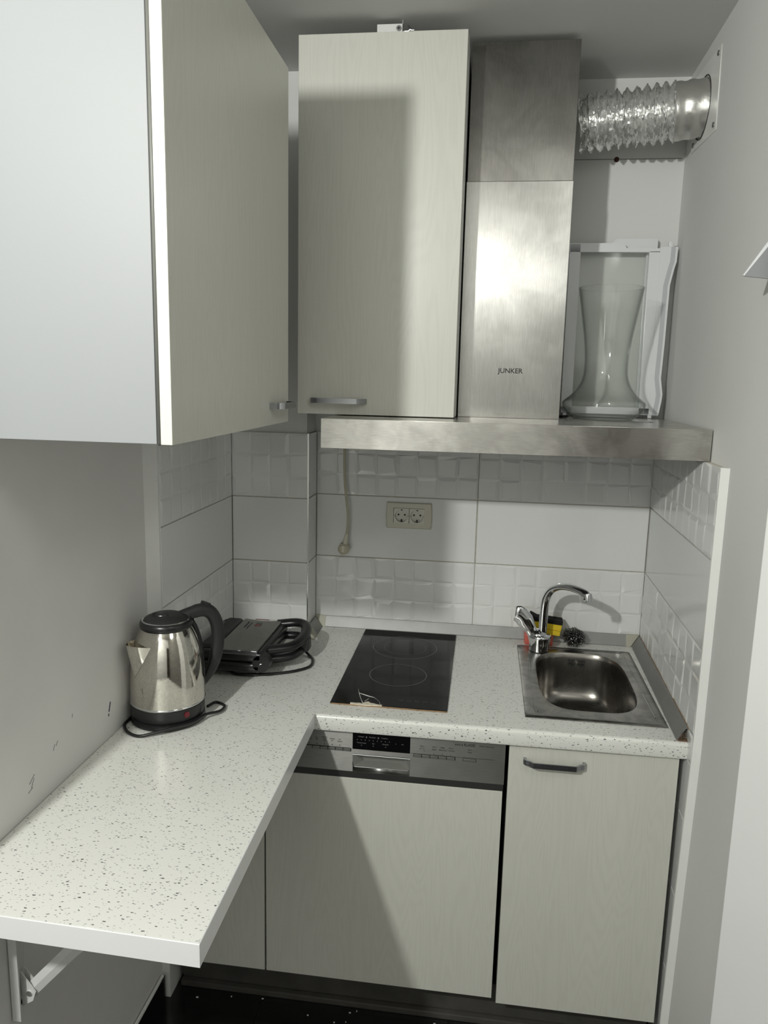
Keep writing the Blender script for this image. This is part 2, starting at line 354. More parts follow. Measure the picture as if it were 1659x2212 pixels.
# a white door standing open beside the niche, its hinge edge at the end of the right wall
def leaf(x0, x1, y0, y1, z0, z1):
    bm = bx(x0, x1, y0, y1, z0, z1, bev=.002); xform(bm, Matrix.Translation((1.0125, -0.978, 0)) @ Matrix.Rotation(math.radians(40), 4, 'Z')); return bm
d2 = struct('door_2', leaf(0.0, 0.038, -0.74, 0.0, GZ, 1.20), 'doorpaint')
bm = nb(); tube(bm, [(0.0, -0.68, 0.18), (-0.045, -0.68, 0.18), (-0.045, -0.57, 0.18)], .008, 10); xform(bm, Matrix.Translation((1.0125, -0.978, 0)) @ Matrix.Rotation(math.radians(40), 4, 'Z')); part('door_handle', bm, 'brushed', d2)
# scuffs and an ink stroke on the left wall
bm = nb()
prism(bm, [(-0.8640, .086), (-0.8672, .086), (-0.8742, .066), (-0.8712, .066)], lambda y, z: (-0.2685, y, z), lambda y, z: (-0.2672, y, z))
prism(bm, [(-0.8722, .0615), (-0.8752, .0615), (-0.8772, .0570), (-0.8742, .0570)], lambda y, z: (-0.2685, y, z), lambda y, z: (-0.2672, y, z))
part('ink_mark', bm, 'inkblue', wl, 'short dark ink stroke on the wall')
bm = nb()
for (y, z, l, a) in [(-1.17, .06, .02, .6), (-1.165, .05, .018, 1.0), (-1.175, .045, .014, .3), (-1.02, .12, .008, 1.2), (-1.08, .09, .01, .9), (-1.09, .085, .012, 1.1)]:
    tube(bm, [(-0.2676, y, z), (-0.2676, y + l * math.cos(a) * .5, z + l * math.sin(a) * .55), (-0.2676, y + l * math.cos(a), z + l * math.sin(a))], 0.0005, 5)
part('scuff', bm, 'inkgrey', wl)
# worn plaster border above the black skirting on the left
bm = nb()
box(bm, -0.2665, -0.2560, -1.5, -0.655, GZ, GZ + 0.075, bev=.002)
struct('baseboard_left', bm, 'floor')
bm = nb(); tube(bm, curve([(-0.262, -1.2 + .09 * k, GZ + .077 + random.uniform(-.002, .002)) for k in range(7)], 4), .0045, 6); part('broken_plaster_edge', bm, 'caulk', wl)

# ------------------------------------------------------------------ wall tiles
TZ = [0.0308, 0.2328, 0.4348, 0.6330]      # joints of the three rows above the worktop
def tile_mesh(u0, u1, v0, v1, fmap, relief, cell=0.0667, t=0.0055, rnd=None):
    bm = nb(); g = 0.0011
    u0 += g; u1 -= g; v0 += g; v1 -= g
    if not relief:
        vv = [bm.verts.new(fmap(u, v, 0.0)) for u, v in ((u0, v0), (u1, v0), (u1, v1), (u0, v1))]
        bb = 0.0012
        tt = [bm.verts.new(fmap(u, v, t)) for u, v in ((u0 + bb, v0 + bb), (u1 - bb, v0 + bb), (u1 - bb, v1 - bb), (u0 + bb, v1 - bb))]
        bm.faces.new(tt)
        for k in range(4): bm.faces.new((vv[k], vv[(k + 1) % 4], tt[(k + 1) % 4], tt[k]))
        return bm
    nu = max(1, round((u1 - u0) / cell)); nv = max(1, round((v1 - v0) / cell))
    du, dv = (u1 - u0) / nu, (v1 - v0) / nv
    for i in range(nu):
        for j in range(nv):
            a, b_, c, d = u0 + i * du, u0 + (i + 1) * du, v0 + j * dv, v0 + (j + 1) * dv
            R = rnd.random
            ins = [(.003 + .011 * R(), .003 + .011 * R()) for _ in range(4)]
            h = t + .0010 + .0014 * R(); sa, sb = (R() - .5) * .0018, (R() - .5) * .0018
            o = [(a, c), (b_, c), (b_, d), (a, d)]; sg = [(1, 1), (-1, 1), (-1, -1), (1, -1)]
            O_ = [bm.verts.new(fmap(x, y, t)) for x, y in o]
            I_ = [bm.verts.new(fmap(x + s[0] * q[0], y + s[1] * q[1], h + sa * s[0] + sb * s[1])) for (x, y), s, q in zip(o, sg, ins)]
            bm.faces.new(I_)
            for k in range(4): bm.faces.new((O_[k], O_[(k + 1) % 4], I_[(k + 1) % 4], I_[k]))
    # rim
    P0 = [bm.verts.new(fmap(u, v, 0.0)) for u, v in ((u0, v0), (u1, v0), (u1, v1), (u0, v1))]
    P1 = [bm.verts.new(fmap(u, v, t)) for u, v in ((u0, v0), (u1, v0), (u1, v1), (u0, v1))]
    for k in range(4): bm.faces.new((P0[k], P0[(k + 1) % 4], P1[(k + 1) % 4], P1[k]))
    bmesh.ops.remove_doubles(bm, verts=bm.verts, dist=1e-6)
    return bm
rt = random.Random(11)
fb = lambda u, v, n: (u, 0.0055 - n, v)               # back wall, facing the room
fp = lambda u, v, n: (u, -0.1136 + 0.0055 - n, v)     # pillar front
fs = lambda u, v, n: (-0.0055 + n, u, v)              # pillar side
fl = lambda u, v, n: (-0.2408 - 0.0055 + n, u, v)     # left tiled stretch
fr = lambda u, v, n: (rx(u, 0.0055 - n), u, v)        # right wall
def tiled(wall, f, cols, rows, name='tile'):
    for (v0, v1, rel) in rows:
        for (u0, u1) in cols:
            part(name, tile_mesh(u0, u1, v0, v1, f, rel, rnd=rt), 'tile', wall, smooth=0)
rows3 = [(-0.04, TZ[1], True), (TZ[1], TZ[2], False), (TZ[2], TZ[3], True)]
part('grout', bx(0.0, 1.029, 0.0022, 0.008, -0.04, TZ[3] - .001), 'grout', wb)
part('grout', bx(-0.2408, -0.002, -0.1114, -0.10, -0.04, TZ[3] - .001), 'grout', wp)
bm = nb(); box(bm, -0.008, -0.0022, -0.111, 0.003, -0.04, TZ[3] - .001); part('grout', bm, 'grout', wp)
part('grout', bx(-0.25, -0.2430, -0.636, -0.108, -0.04, TZ[3] - .001), 'grout', wt)
part('grout', wallslab(0.002, -0.697, 0.0022, 0.016, -.04, TZ[3] - .001), 'grout', wr)
part('grout', wallslab(0.002, -0.648, 0.0022, 0.016, GZ, -.04), 'grout', wr)
tiled(wb, fb, [(0.0, 0.511), (0.511, 1.029)], rows3)
tiled(wp, fp, [(-0.2408, 0.0)], rows3)
tiled(wp, fs, [(-0.1136, 0.0)], [(a, b, False) for a, b, c in rows3])
tiled(wt, fl, [(-0.640, -0.1136)], rows3)
tiled(wr, fr, [(-0.698, 0.0)], rows3)
for v0_, v1_, ye in [(-0.181, -0.04, -.689), (-0.3835, -0.181, -.676), (-0.590, -0.3835, -.664), (-0.79, -0.590, -.652)]: tiled(wr, fr, [(ye, 0.0)], [(v0_, v1_, False)])
# bright metal corner profile on the pillar, white end strip on the right tiles
bm = nb(); box(bm, -0.0035, 0.0012, -0.1150, -0.1105, 0.0, TZ[3], bev=.0006); struct('trim_2', bm, 'trimmetal')
def strip_r(z0, z1, y, th):
    bm = nb(); prism(bm, [(rx(y, -.0015), y + .006), (rx(y, -.0015), y), (rx(y, .0145), y - th), (rx(y, .0145), y + .006)], lambda x, yy: (x, yy, z0), lambda x, yy: (x, yy, z1)); return bm
struct('trim_3', strip_r(0.0, TZ[3] + .001, -0.700, 0.012), 'trimwhite')
bm = nb(); sq = [(-.0015, .006), (-.0015, 0), (.0145, -.012), (.0145, .006)]
prism(bm, sq, lambda o, e: (rx(-.70, o), -.700 + e, 0.0), lambda o, e: (rx(-.65, o), -.648 + e, GZ)); struct('trim_4', bm, 'trimwhite')

# ================================================================== LOWER UNITS
YF = -0.650      # face of the doors
# worktop, with a hole for the bowl
def front(x): return -0.6665 + 0.0062 * (x - 0.15)
wtp = thing('worktop', 'white speckled worktop along the back wall, holding hob and sink', 'worktop', (0.4, -0.3, -0.04))
bm = nb(); T = -0.0395
for (a, b, c, d) in [(-0.2400, 0.692, -0.600, -0.002), (0.949, 1.0140, -0.600, -0.002), (0.692, 0.949, -0.1185, -0.002), (0.692, 0.949, -0.600, -0.537)]:
    if a < 0:
        box(bm, -0.2400, 0.0, c, -0.1145, T, 0); box(bm, 0.0, b, c, d, T, 0)
    else: box(bm, a, b, c, d, T, 0)
xa, xb = -0.2400, 1.0140
rr = 0.009
prof = [(0, 0)] + [(-0.0665 + rr - rr * math.sin(t), -rr + rr * math.cos(t)) for t in [PI / 2 * k / 6 for k in range(7)]] + [(-0.0665, -0.036), (-0.0645, T), (0, T)]
prism(bm, prof, lambda a, z: (xa, -0.600 + a + (front(xa) + 0.6665 if a < -.03 else 0), z), lambda a, z: (xb, -0.600 + a + (front(xb) + 0.6665 if a < -.03 else 0), z))
part('slab', bm, 'speck', wtp)
# wall strips (one thing per run) with beige corner pieces
def wedge(bm, pts_a, pts_b):
    A = [bm.verts.new(p) for p in pts_a]; B = [bm.verts.new(p) for p in pts_b]; n = len(A)
    bm.faces.new(A); bm.faces.new(B[::-1])
    for k in range(n): bm.faces.new((A[k], A[(k + 1) % n], B[(k + 1) % n], B[k]))
SB = thing('worktop_strip', 'brushed aluminium strip where the worktop meets the back wall', 'strip', (0.5, -0.01, 0))
bm = nb(); wedge(bm, [(0.034, -.0015, .033), (0.034, -.006, .033), (0.034, -.0225, .003), (0.034, -.0225, 0.0004), (0.034, -.0015, 0.0004)], [(0.990, -.0015, .033), (0.990, -.006, .033), (0.990, -.0225, .003), (0.990, -.0225, 0.0004), (0.990, -.0015, 0.0004)])
part('profile', bm, 'stripsteel', SB)
bm = nb(); wedge(bm, [(0.001, -.0015, .034), (0.001, -.007, .034), (0.028, -.024, .002), (0.028, -.024, .0004), (0.001, -.0015, .0004)], [(0.036, -.0015, .034), (0.036, -.007, .034), (0.036, -.024, .003), (0.036, -.024, .0004), (0.036, -.0015, .0004)])
part('corner_piece', bm, 'stripcap', SB, 'beige plastic corner piece')
bm = nb(); wedge(bm, [(0.986, -.0015, .034), (0.986, -.007, .034), (0.986, -.024, .003), (0.986, -.024, .0004), (0.986, -.0015, .0004)], [(1.026, -.0015, .034), (1.026, -.007, .034), (1.000, -.0245, .002), (1.000, -.0245, .0004), (1.026, -.0015, .0004)])
part('corner_piece', bm, 'stripcap', SB, 'beige plastic corner piece')
SR = thing('worktop_strip', 'brushed aluminium strip along the right wall beside the sink, open at its front end', 'strip', (1.01, -0.33, 0))
bm = nb()
o_, i_ = [], []
def ring_r(y): return [(rx(y, -.0025), y, .034), (rx(y, -.008), y, .034), (rx(y, -.0255), y, .004), (rx(y, -.0255), y, .0004), (rx(y, -.0225), y, .0004), (rx(y, -.0225), y, .004), (rx(y, -.0075), y, .031), (rx(y, -.0025), y, .031)]
wedge(bm, ring_r(-.026), ring_r(-.652)); part('profile', bm, 'stripsteel', SR)
bm = nb(); wedge(bm, [(rx(-.03, -.001), -.03, .0335), (rx(-.03, -.0035), -.03, .0345), (rx(-.03, -.0035), -.03, .031), (rx(-.03, -.001), -.03, .031)], [(rx(-.655, -.001), -.655, .0335), (rx(-.655, -.0035), -.655, .0345), (rx(-.655, -.0035), -.655, .031), (rx(-.655, -.001), -.655, .031)])
part('sealant', bm, 'rust', SR, 'brown dirty sealant line')
bm = nb()
rf = random.Random(3)
box(bm, 0.9925, 1.0125, -0.6545, -0.640, .0004, .0035)
for k in range(26):
    a = Vector((rf.uniform(.996, 1.0115), -0.645 - rf.uniform(0, .012), rf.uniform(.004, .02))); b = a + Vector((rf.uniform(-.008, .004), rf.uniform(-.012, .002), rf.uniform(-.012, .008)))
    b.x = min(b.x, 1.0135); b.z = max(b.z, .002)
    tube(bm, [a, (a + b) / 2 + Vector((0, -.002, .002)), b], .0004, 4)
part('fibre_debris', bm, 'fibre', SR, 'brown fibres poking out of the open end')
SL = thing('worktop_strip', 'short beige-capped strip beside the pillar, left of the hob', 'strip', (0.015, -0.08, 0))
bm = nb(); wedge(bm, [(.0015, -.024, .033), (.006, -.024, .033), (.0285, -.024, .003), (.0285, -.024, .0004), (.0015, -.024, .0004)], [(.0015, -.108, .033), (.006, -.108, .033), (.0285, -.110, .003), (.0285, -.110, .0004), (.0015, -.110, .0004)])
part('profile', bm, 'stripsteel', SL)
bm = nb(); wedge(bm, [(.0015, -.106, .034), (.007, -.106, .034), (.0295, -.108, .003), (.0295, -.108, .0004), (.0015, -.106, .0004)], [(-.008, -.1195, .033), (-.004, -.1205, .033), (.029, -.1485, .003), (.029, -.1485, .0004), (-.008, -.138, .0004)])
part('end_cap', bm, 'stripcap', SL, 'beige mitred end cap')

# base cabinet under the sink
def handle(parent, x0, x1, z, yface, h=0.0135, out=0.028, axis='x', xface=None, name='handle'):
    """ribbed metal bow handle with stepped feet"""
    bm = nb(); L = x1 - x0; n = 5
    def mp(a, o, zz):
        return (x0 + a, yface - o, z + zz) if axis == 'x' else (xface + o, x0 + a, z + zz)
    path = [(0.0, 0.0), (0.0, .010), (.004, .016), (.012, .0185), (.017, out - .004), (.022, out), (L - .022, out), (L - .017, out - .004), (L - .012, .0185), (L - .004, .016), (L, .010), (L, 0.0)]
    inner = [(.005, 0.0), (.005, .009), (.008, .013), (.0145, .0155), (.0195, out - .007), (.0245, out - .0035), (L - .0245, out - .0035), (L - .0195, out - .007), (L - .0145, .0155), (L - .008, .013), (L - .005, .009), (L - .005, 0.0)]
    rh = h / n
    for k in range(n):
        za, zb = -h / 2 + k * rh + rh * .12, -h / 2 + (k + 1) * rh - rh * .12
        prism(bm, path + inner[::-1], lambda a, o: mp(a, o, za), lambda a, o: mp(a, o, zb))
    core_o = [(a + (.0012 if a < L / 2 else -.0012), max(0, o - .0012)) for a, o in path]
    prism(bm, core_o + inner[::-1], lambda a, o: mp(a, o, -h / 2 + .0002), lambda a, o: mp(a, o, h / 2 - .0002))
    return part(name, bm, 'brushed', parent, smooth=25)
bc = thing('base_cabinet', 'cream base cabinet under the sink with a metal bow handle', 'cabinet', (0.80, -0.35, -0.744))
for a_, b_ in ((0.6165, 0.632), (0.984, 0.9985)): part('side_panel', bx(a_, b_, -0.628, -0.03, -0.742, -0.041), 'carcass', bc)
part('bottom_panel', bx(0.632, 0.984, -0.628, -0.03, -0.742, -0.726), 'carcass', bc)
part('back_panel', bx(0.632, 0.984, -0.038, -0.03, -0.726, -0.041), 'carcass', bc)
dr = part('door', bx(0.6145, 1.0005, YF, -0.630, -0.744, -0.044, bev=.0012), 'wood', bc)
handle(dr, 0.6478, 0.7903, -0.0785, YF)
# dishwasher
dw = thing('dishwasher', 'built-in dishwasher with steel control panel and cream front', 'dishwasher', (0.31, -0.35, -0.74))
part('body', bx(0.024, 0.6025, -0.622, -0.03, -0.74, -0.042), 'dark', dw)
cp = nb()
CX0, CX1, CZ0, CZ1 = 0.020, 0.6055, -0.148, -0.0425
hx0, hx1, hz0, hz1 = 0.2395, 0.3795, -0.1345, -0.1010
box(cp, CX0, hx0, YF, -0.625, CZ0, CZ1); box(cp, hx1, CX1, YF, -0.625, CZ0, CZ1)
box(cp, hx0, hx1, YF, -0.625, CZ0, hz0); box(cp, hx0, hx1, YF, -0.625, hz1, CZ1)
cpo = part('control_panel', cp, 'dwsteel', dw)
part('trim_strip', bx(CX0, CX1 - .001, YF + .001, -0.625, -0.1655, -0.1486, bev=.0006), 'dwdark', dw, 'dark lower strip')
part('door_panel', bx(0.0195, 0.6035, YF, -0.630, -0.7315, -0.1662, bev=.0012), 'wood', dw)
bm = nb()   # recessed grip with sloping sides
A = [(hx0, hz0), (hx1, hz0), (hx1, hz1), (hx0, hz1)]; B = [(hx0 + .024, hz0 + .006), (hx1 - .024, hz0 + .006), (hx1 - .016, hz1 - .004), (hx0 + .016, hz1 - .004)]
va = [bm.verts.new((x, YF + .0002, z)) for x, z in A]; vb = [bm.verts.new((x, YF + .0225, z)) for x, z in B]
bm.faces.new(vb)
for k in range(4): bm.faces.new((va[k], va[(k + 1) % 4], vb[(k + 1) % 4], vb[k]))
part('grip_recess', bm, 'greyplastic', dw, smooth=0)
bm = nb(); fr_ = [(hx0 + .004, hz0), (hx1 - .004, hz0), (hx1, hz0 + .004), (hx1, hz1 - .002), (hx0, hz1 - .002), (hx0, hz0 + .004)]
tube(bm, [(x, YF - .0002, z) for x, z in fr_], .0009, 6, closed=True); part('grip_rim', bm, 'chrome', dw)
dp = part('display', bx(0.2385, 0.3790, YF - .0008, YF + .001, -0.0885, -0.0440, bev=.0004), 'display', cpo)
for a_, b_ in ((CX0 + .01, 0.2315), (0.3805, 0.5811)): part('groove_or_shade_strip', bx(a_, b_, YF - .0003, YF, -0.0872, -0.0865), 'inkblack', cpo)
for k in range(6):
    x0 = 0.1205 + 0.0191 * k
    part('button', bx(x0, x0 + .0178, YF - .0022, YF, -0.0952, -0.0885, bev=.0006), 'button', cpo)
for k in range(5):
    x0 = 0.3882 + 0.01995 * k
    part('button', bx(x0, x0 + .0186, YF - .0022, YF, -0.0955, -0.0886, bev=.0006), 'button', cpo)
part('button', bx(0.5067, 0.5370, YF - .0022, YF, -0.0958, -0.0890, bev=.0006), 'button', cpo)
for a_, b_, c_, d_ in ((0.1195, 0.2355, -0.0958, -0.0876), (0.3872, 0.4884, -0.0960, -0.0878), (0.5057, 0.5380, -0.0964, -0.0882)): part('button_slot', bx(a_, b_, YF - .0008, YF, c_, d_), 'inkblack', cpo)
yt = YF - .0001
for x, ls in [(0.131, ['Auto', '65° 75°']), (0.150, ['Eco', '50°']), (0.169, ['Intensiv', 'Auto', '45°']), (0.188, ['Schnell', '45°']), (0.207, ['Vor', 'Spülen'])]:
    for i, t in enumerate(ls): text(t, .0046, (x, yt, -0.0655 - .0052 * (i + (3 - len(ls)) * .55)), 'inkblack', cpo, sx=.95)
for x, ls in [(0.4075, ['Start', 'in - h', '-        +']), (0.437, ['Vario', 'Speed']), (0.457, ['Halbe', 'Beladung']), (0.477, ['Extra', 'Trocknen']), (0.522, ['Start', 'Reset'])]:
    for i, t in enumerate(ls): text(t, .0052, (x, yt, -0.0680 - .0062 * i), 'inkblack', cpo, sx=.9)
def dot(x, y, z, r, m, par):
    bm = nb(); disc(bm, (x, y, z), r, 1, .0006, 10); part('indicator_dot', bm, m, par)
for x in (0.131, 0.150, 0.169, 0.188, 0.207): dot(x, yt, -0.0822, .0013, 'inkblack', cpo)
for x in (0.437, 0.457, 0.477): dot(x, yt, -0.0838, .0010, 'inkblack', cpo)
text('extra', .0094, (0.4853, yt, -0.0575), 'inkblack', cpo, align='LEFT', sx=1.02)
text('KLASSE', .0094, (0.5075, yt, -0.0575), 'inkblack', cpo, align='LEFT', sx=.86, bold=.00012)
text('Made in Germany', .0052, (0.5440, yt, -0.0562), 'inkblack', cpo, align='LEFT', sx=.92)
yd = YF - .0009
for t, x, z in [('‹ Reinigen', .259, -.0560), ('Klarspülen', .287, -.0560), ('Trocknen ›', .317, -.0560), ('Wassermangel', .2605, -.0720), ('Salz', .2895, -.0720), ('Klarspüler', .3195, -.0715), ('h', .3445, -.0680), ('min', .3605, -.0680)]:
    text(t, .0040, (x, yd, z), 'inkgrey', dp, sx=.95)
for x in (.2725, .3015): text('»', .0075, (x, yd, -.0570), 'inkgrey', dp, bold=.0002)
for k in range(9): dot(.2500 + .0098 * k, yd, -.0632, .0010, 'inkgrey', dp)
for x in (.2605, .2895, .3195): dot(x, yd, -.0772, .0011, 'inkgrey', dp)
# blind corner unit on the left
cl = thing('base_cabinet', 'cream corner base cabinet front half hidden under the fold-out table', 'cabinet', (-0.11, -0.4, -0.73))
part('carcass', bx(-0.235, 0.012, -0.628, -0.12, -0.73, -0.042), 'carcass', cl)
part('door', bx(-0.236, 0.0155, YF, -0.630, -0.7315, -0.044, bev=.0012), 'wood', cl)
# plinth
pl = thing('plinth', 'dark scuffed plinth board under the base units, at floor level', 'plinth', (0.38, -0.6, GZ))
part('board', bx(-0.236, 1.0, -0.585, -0.572, GZ + .012, -0.748), 'plinth', pl)
bm = nb(); box(bm, -0.236, 1.0, -0.604, -0.586, GZ, GZ + .018, bev=.003); part('foot_strip', bm, 'plinth', pl, 'raised metal foot strip')
bm = nb()
rs = random.Random(5)
for k in range(9): box(bm, *(lambda x, y: (x, x + rs.uniform(.002, .006), y, y + .003))(rs.uniform(-.2, .5), rs.uniform(-.66, -.61)), GZ, GZ + .0015)
co = solo('crumbs', bm, 'caulk', (0.1, -0.64, GZ), 'few pale crumbs on the black floor before the plinth', 'crumbs'); co['kind'] = 'stuff'

# ------------------------------------------------------------------ hob
hb = thing('hob', 'black glass two-ring hob with a chipped front edge', 'hob', (0.3166, -0.315, 0))
H0, H1, HB, HF = 0.171, 0.4625, -0.0306, -0.599
part('glass_plate', bx(H0, H1, HF, HB, 0.0002, 0.0042, bev=.0014), 'blackglass', hb)
def ring(bm, cx, cy, r, wd, a0=0, a1=2 * PI, n=64, z=0.00435):
    vo = []
    for k in range(n + 1):
        a = a0 + (a1 - a0) * k / n
        vo.append((bm.verts.new((cx + r * math.cos(a), cy + r * math.sin(a), z)), bm.verts.new((cx + (r - wd) * math.cos(a), cy + (r - wd) * math.sin(a), z))))
    for (a, b), (c, d) in zip(vo, vo[1:]): bm.faces.new((a, b, d, c))
for a_ in ((.3180, -.392, .0785, .0018), (.3145, -.175, .0960, .0018), (.3145, -.175, .0630, .0010)):
    bm = nb(); ring(bm, *a_); part('cooking_zone', bm, 'ring', hb)
for x in (.345, .365, .385, .405, .425):
    bm = nb(); ring(bm, x, -.556, .0045, .0006, n=18); part('touch_key', bm, 'ring', hb)
bm = nb()
pz = .0046
for pts, r in [([(.2335, -.531), (.2505, -.541), (.2625, -.5475), (.2740, -.5510)], [.0008, .0016, .0014, .0008]), ([(.2335, -.531), (.2395, -.552), (.247, -.575), (.252, -.588)], [.0008, .0006, .0006, .0012]), ([(.255, -.578), (.2615, -.566), (.2625, -.558)], [.0008, .0006, .0003]), ([(.2740, -.5510), (.284, -.562), (.293, -.578), (.296, -.590)], [.0006, .0003, .0003, .0005]), ([(.2335, -.531), (.2285, -.512), (.2265, -.500)], [.0006, .0003, .0002])]:
    tube(bm, [(x, y, pz - .0006) for x, y in pts], r, 6)
part('crack', bm, 'caulk', hb, 'pale crack lines in the glass')
bm = nb()
rc = random.Random(9)
top = [(.222 + .0072 * k, -.594 + (.010 if 3 < k < 9 else .003) * rc.random() + (.005 if 4 < k < 8 else 0)) for k in range(12)]
poly = [(x, y) for x, y in top] + [(.301, -.5995), (.26, -.6015), (.222, -.6005)]
prism(bm, poly, lambda x, y: (x, y, .0003), lambda x, y: (x, y, .0052)); part('chip', bm, 'chip', hb, 'pale chipped patch of the front edge')
bm = nb(); tube(bm, curve([(H0 + .003 + .018 * k, HF - .0008 + rc.uniform(-.0008, .0008), .0019) for k in range(17)], 3), .0016, 6); part('sealant', bm, 'rust', hb, 'rusty brown sealant along the front edge')

# ------------------------------------------------------------------ sink
sk = thing('sink', 'worn steel inset sink with a rounded bowl', 'sink', (0.819, -0.333, 0))
X0, X1, Y0, Y1 = 0.651, 0.987, -0.590, -0.0766
bcx, bcy, bhx, bhy = 0.8205, -0.327, 0.1245, 0.2065
NS = 96
def sup(a, hx, hy, n): 
    c, s = math.cos(a), math.sin(a)
    return (math.copysign(abs(c) ** (2 / n), c) * hx, math.copysign(abs(s) ** (2 / n), s) * hy)
bm = nb(); ang = [2 * PI * k / NS for k in range(NS)]
def outer(a, ins, z):
    c, s = math.cos(a), math.sin(a); hx_, hy_ = (X1 - X0) / 2 - ins, (Y1 - Y0) / 2 - ins
    k = min(hx_ / max(abs(c), 1e-6), hy_ / max(abs(s), 1e-6)); return ((X0 + X1) / 2 + c * k, (Y0 + Y1) / 2 + s * k, z)
aa = list(ang)
for cx_ in (1, -1):
    for cy_ in (1, -1):
        t = math.atan2(cy_ * (Y1 - Y0), cx_ * (X1 - X0)) % (2 * PI); k = min(range(NS), key=lambda i: abs(ang[i] - t)); aa[k] = t
L1 = [bm.verts.new(outer(a, 0, .0004)) for a in aa]; L2 = [bm.verts.new(outer(a, .003, .0032)) for a in aa]; L3 = [bm.verts.new(outer(a, .012, .0036)) for a in aa]
def bowl(a, k, z):
    x, y = sup(a, bhx * k, bhy * k, 3.6); return (bcx + x, bcy + y, z)
L4 = [bm.verts.new(bowl(a, 1.03, .0036)) for a in aa]; L5 = [bm.verts.new(bowl(a, 1.0, .0022)) for a in aa]
def bridge(A, B):
    for k in range(NS): bm.faces.new((A[k], A[(k + 1) % NS], B[(k + 1) % NS], B[k]))
for A, B in ((L1, L2), (L2, L3), (L3, L4), (L4, L5)): bridge(A, B)
part('rim', bm, 'sinksteel', sk, smooth=50)
bm = nb(); loops = []
for k, z in [(1.0, .0022), (.985, -.003), (.975, -.012), (.965, -.05), (.95, -.09), (.93, -.115), (.88, -.135), (.78, -.147), (.6, -.151), (.2, -.1525)]:
    loops.append([bm.verts.new(bowl(a, k, z)) for a in aa])
for A, B in zip(loops, loops[1:]): bridge(A, B)
bm.faces.new(loops[-1])
part('bowl', bm, 'bowlsteel', sk, smooth=60)
bm = nb()
tube(bm, curve([(.6815, -.150, .0036), (.678, -.30, .0036), (.676, -.54, .0036), (.684, -.557, .0036)], 8), .0018, 6)
tube(bm, curve([(.705, -.0955, .0036), (.82, -.0955, .0036), (.945, -.0965, .0036), (.9585, -.106, .0036), (.9605, -.2, .0036), (.9635, -.40, .0036), (.965, -.545, .0036)], 8), .0018, 6)
part('bead', bm, 'sinksteel', sk, 'pressed raised bead in the rim')
def bowly(x, z): 
    k = .968; a = abs((x - bcx) / (bhx * k)); return bcy + bhy * k * (1 - a ** 3.6) ** (1 / 3.6)
for i in range(5):
    for j in range(2):
        if i == 2: continue
        x = .803 + .0098 * i; z = -.0225 - .0125 * j
        part('overflow_slot', bx(x, x + .0068, bowly(x, z) - .0095, bowly(x, z) + .002, z, z + .0075), 'dark', sk)
bm = nb(); disc(bm, (.8260, bowly(.826, -.02) - .006, -.0245), .0030, 1, .006, 12); part('screw', bm, 'trimmetal', sk)
bm = nb(); lathe(bm, [(0, .001), (.028, .001), (.033, .003), (.036, .0012), (.036, -.002)], (bcx, bcy, -.1535), 32); part('drain', bm, 'chrome', sk)

# ------------------------------------------------------------------ tap
tp = thing('tap', 'chrome mixer tap with a flat swan-neck spout at the sink', 'tap', (0.714, -0.118, 0.0036))
bm = nb(); lathe(bm, [(0, 0), (.0270, 0), (.0295, .002), (.0290, .010), (.0300, .024), (.0345, .042), (.0340, .050), (.030, .053), (0, .054)], (.714, -.118, .0038), 32)
part('body', bm, 'chrome', tp, smooth=50)
bm = nb()
path = curve([(.7215, -.122, .052), (.7225, -.123, .085), (.7225, -.126, .130), (.7255, -.133, .170), (.738, -.151, .2030), (.758, -.180, .2220), (.780, -.211, .2300), (.803, -.243, .2310), (.818, -.265, .2275), (.8240, -.2735, .2190), (.8245, -.2742, .2110)], 6)
n = len(path); rad = [.0140 - .0012 * i / n for i in range(n)]
tube(bm, path, rad, 18, flat=.80, up=(.83, .55, .0)); part('spout', bm, 'chrome', tp, smooth=60)
bm = nb(); tube(bm, [(.8225, -.2715, .2300), (.8240, -.2735, .2200), (.8245, -.2742, .2090), (.8247, -.2745, .2075)], [.0118, .0135, .0128, .0112], 20); part('nozzle', bm, 'chrome', tp, smooth=50)
bm = nb()   # lever: stalk and broad paddle leaning up to the left
lev = [(.706, -.128, .046), (.694, -.129, .060), (.682, -.130, .078), (.668, -.131, .098), (.655, -.132, .113), (.643, -.133, .120), (.637, -.133, .121)]
tube(bm, curve(lev, 6), [.019 - .0002 * i if i < 10 else (.017 + .0011 * min(8, i - 10) if i < 28 else .0258 * math.sqrt(max(.04, 1 - ((i - 28) / 8.2) ** 2))) for i in range(37)], 22, flat=.30, up=(-.725, -.045, -.583)); part('lever', bm, 'chrome', tp, smooth=60)
bm = nb(); lathe(bm, [(.0275, 0), (.0265, .010), (.022, .020), (.012, .027), (0, .029)], (.708, -.121, .044), 28); part('cartridge_cap', bm, 'chrome', tp, smooth=60)

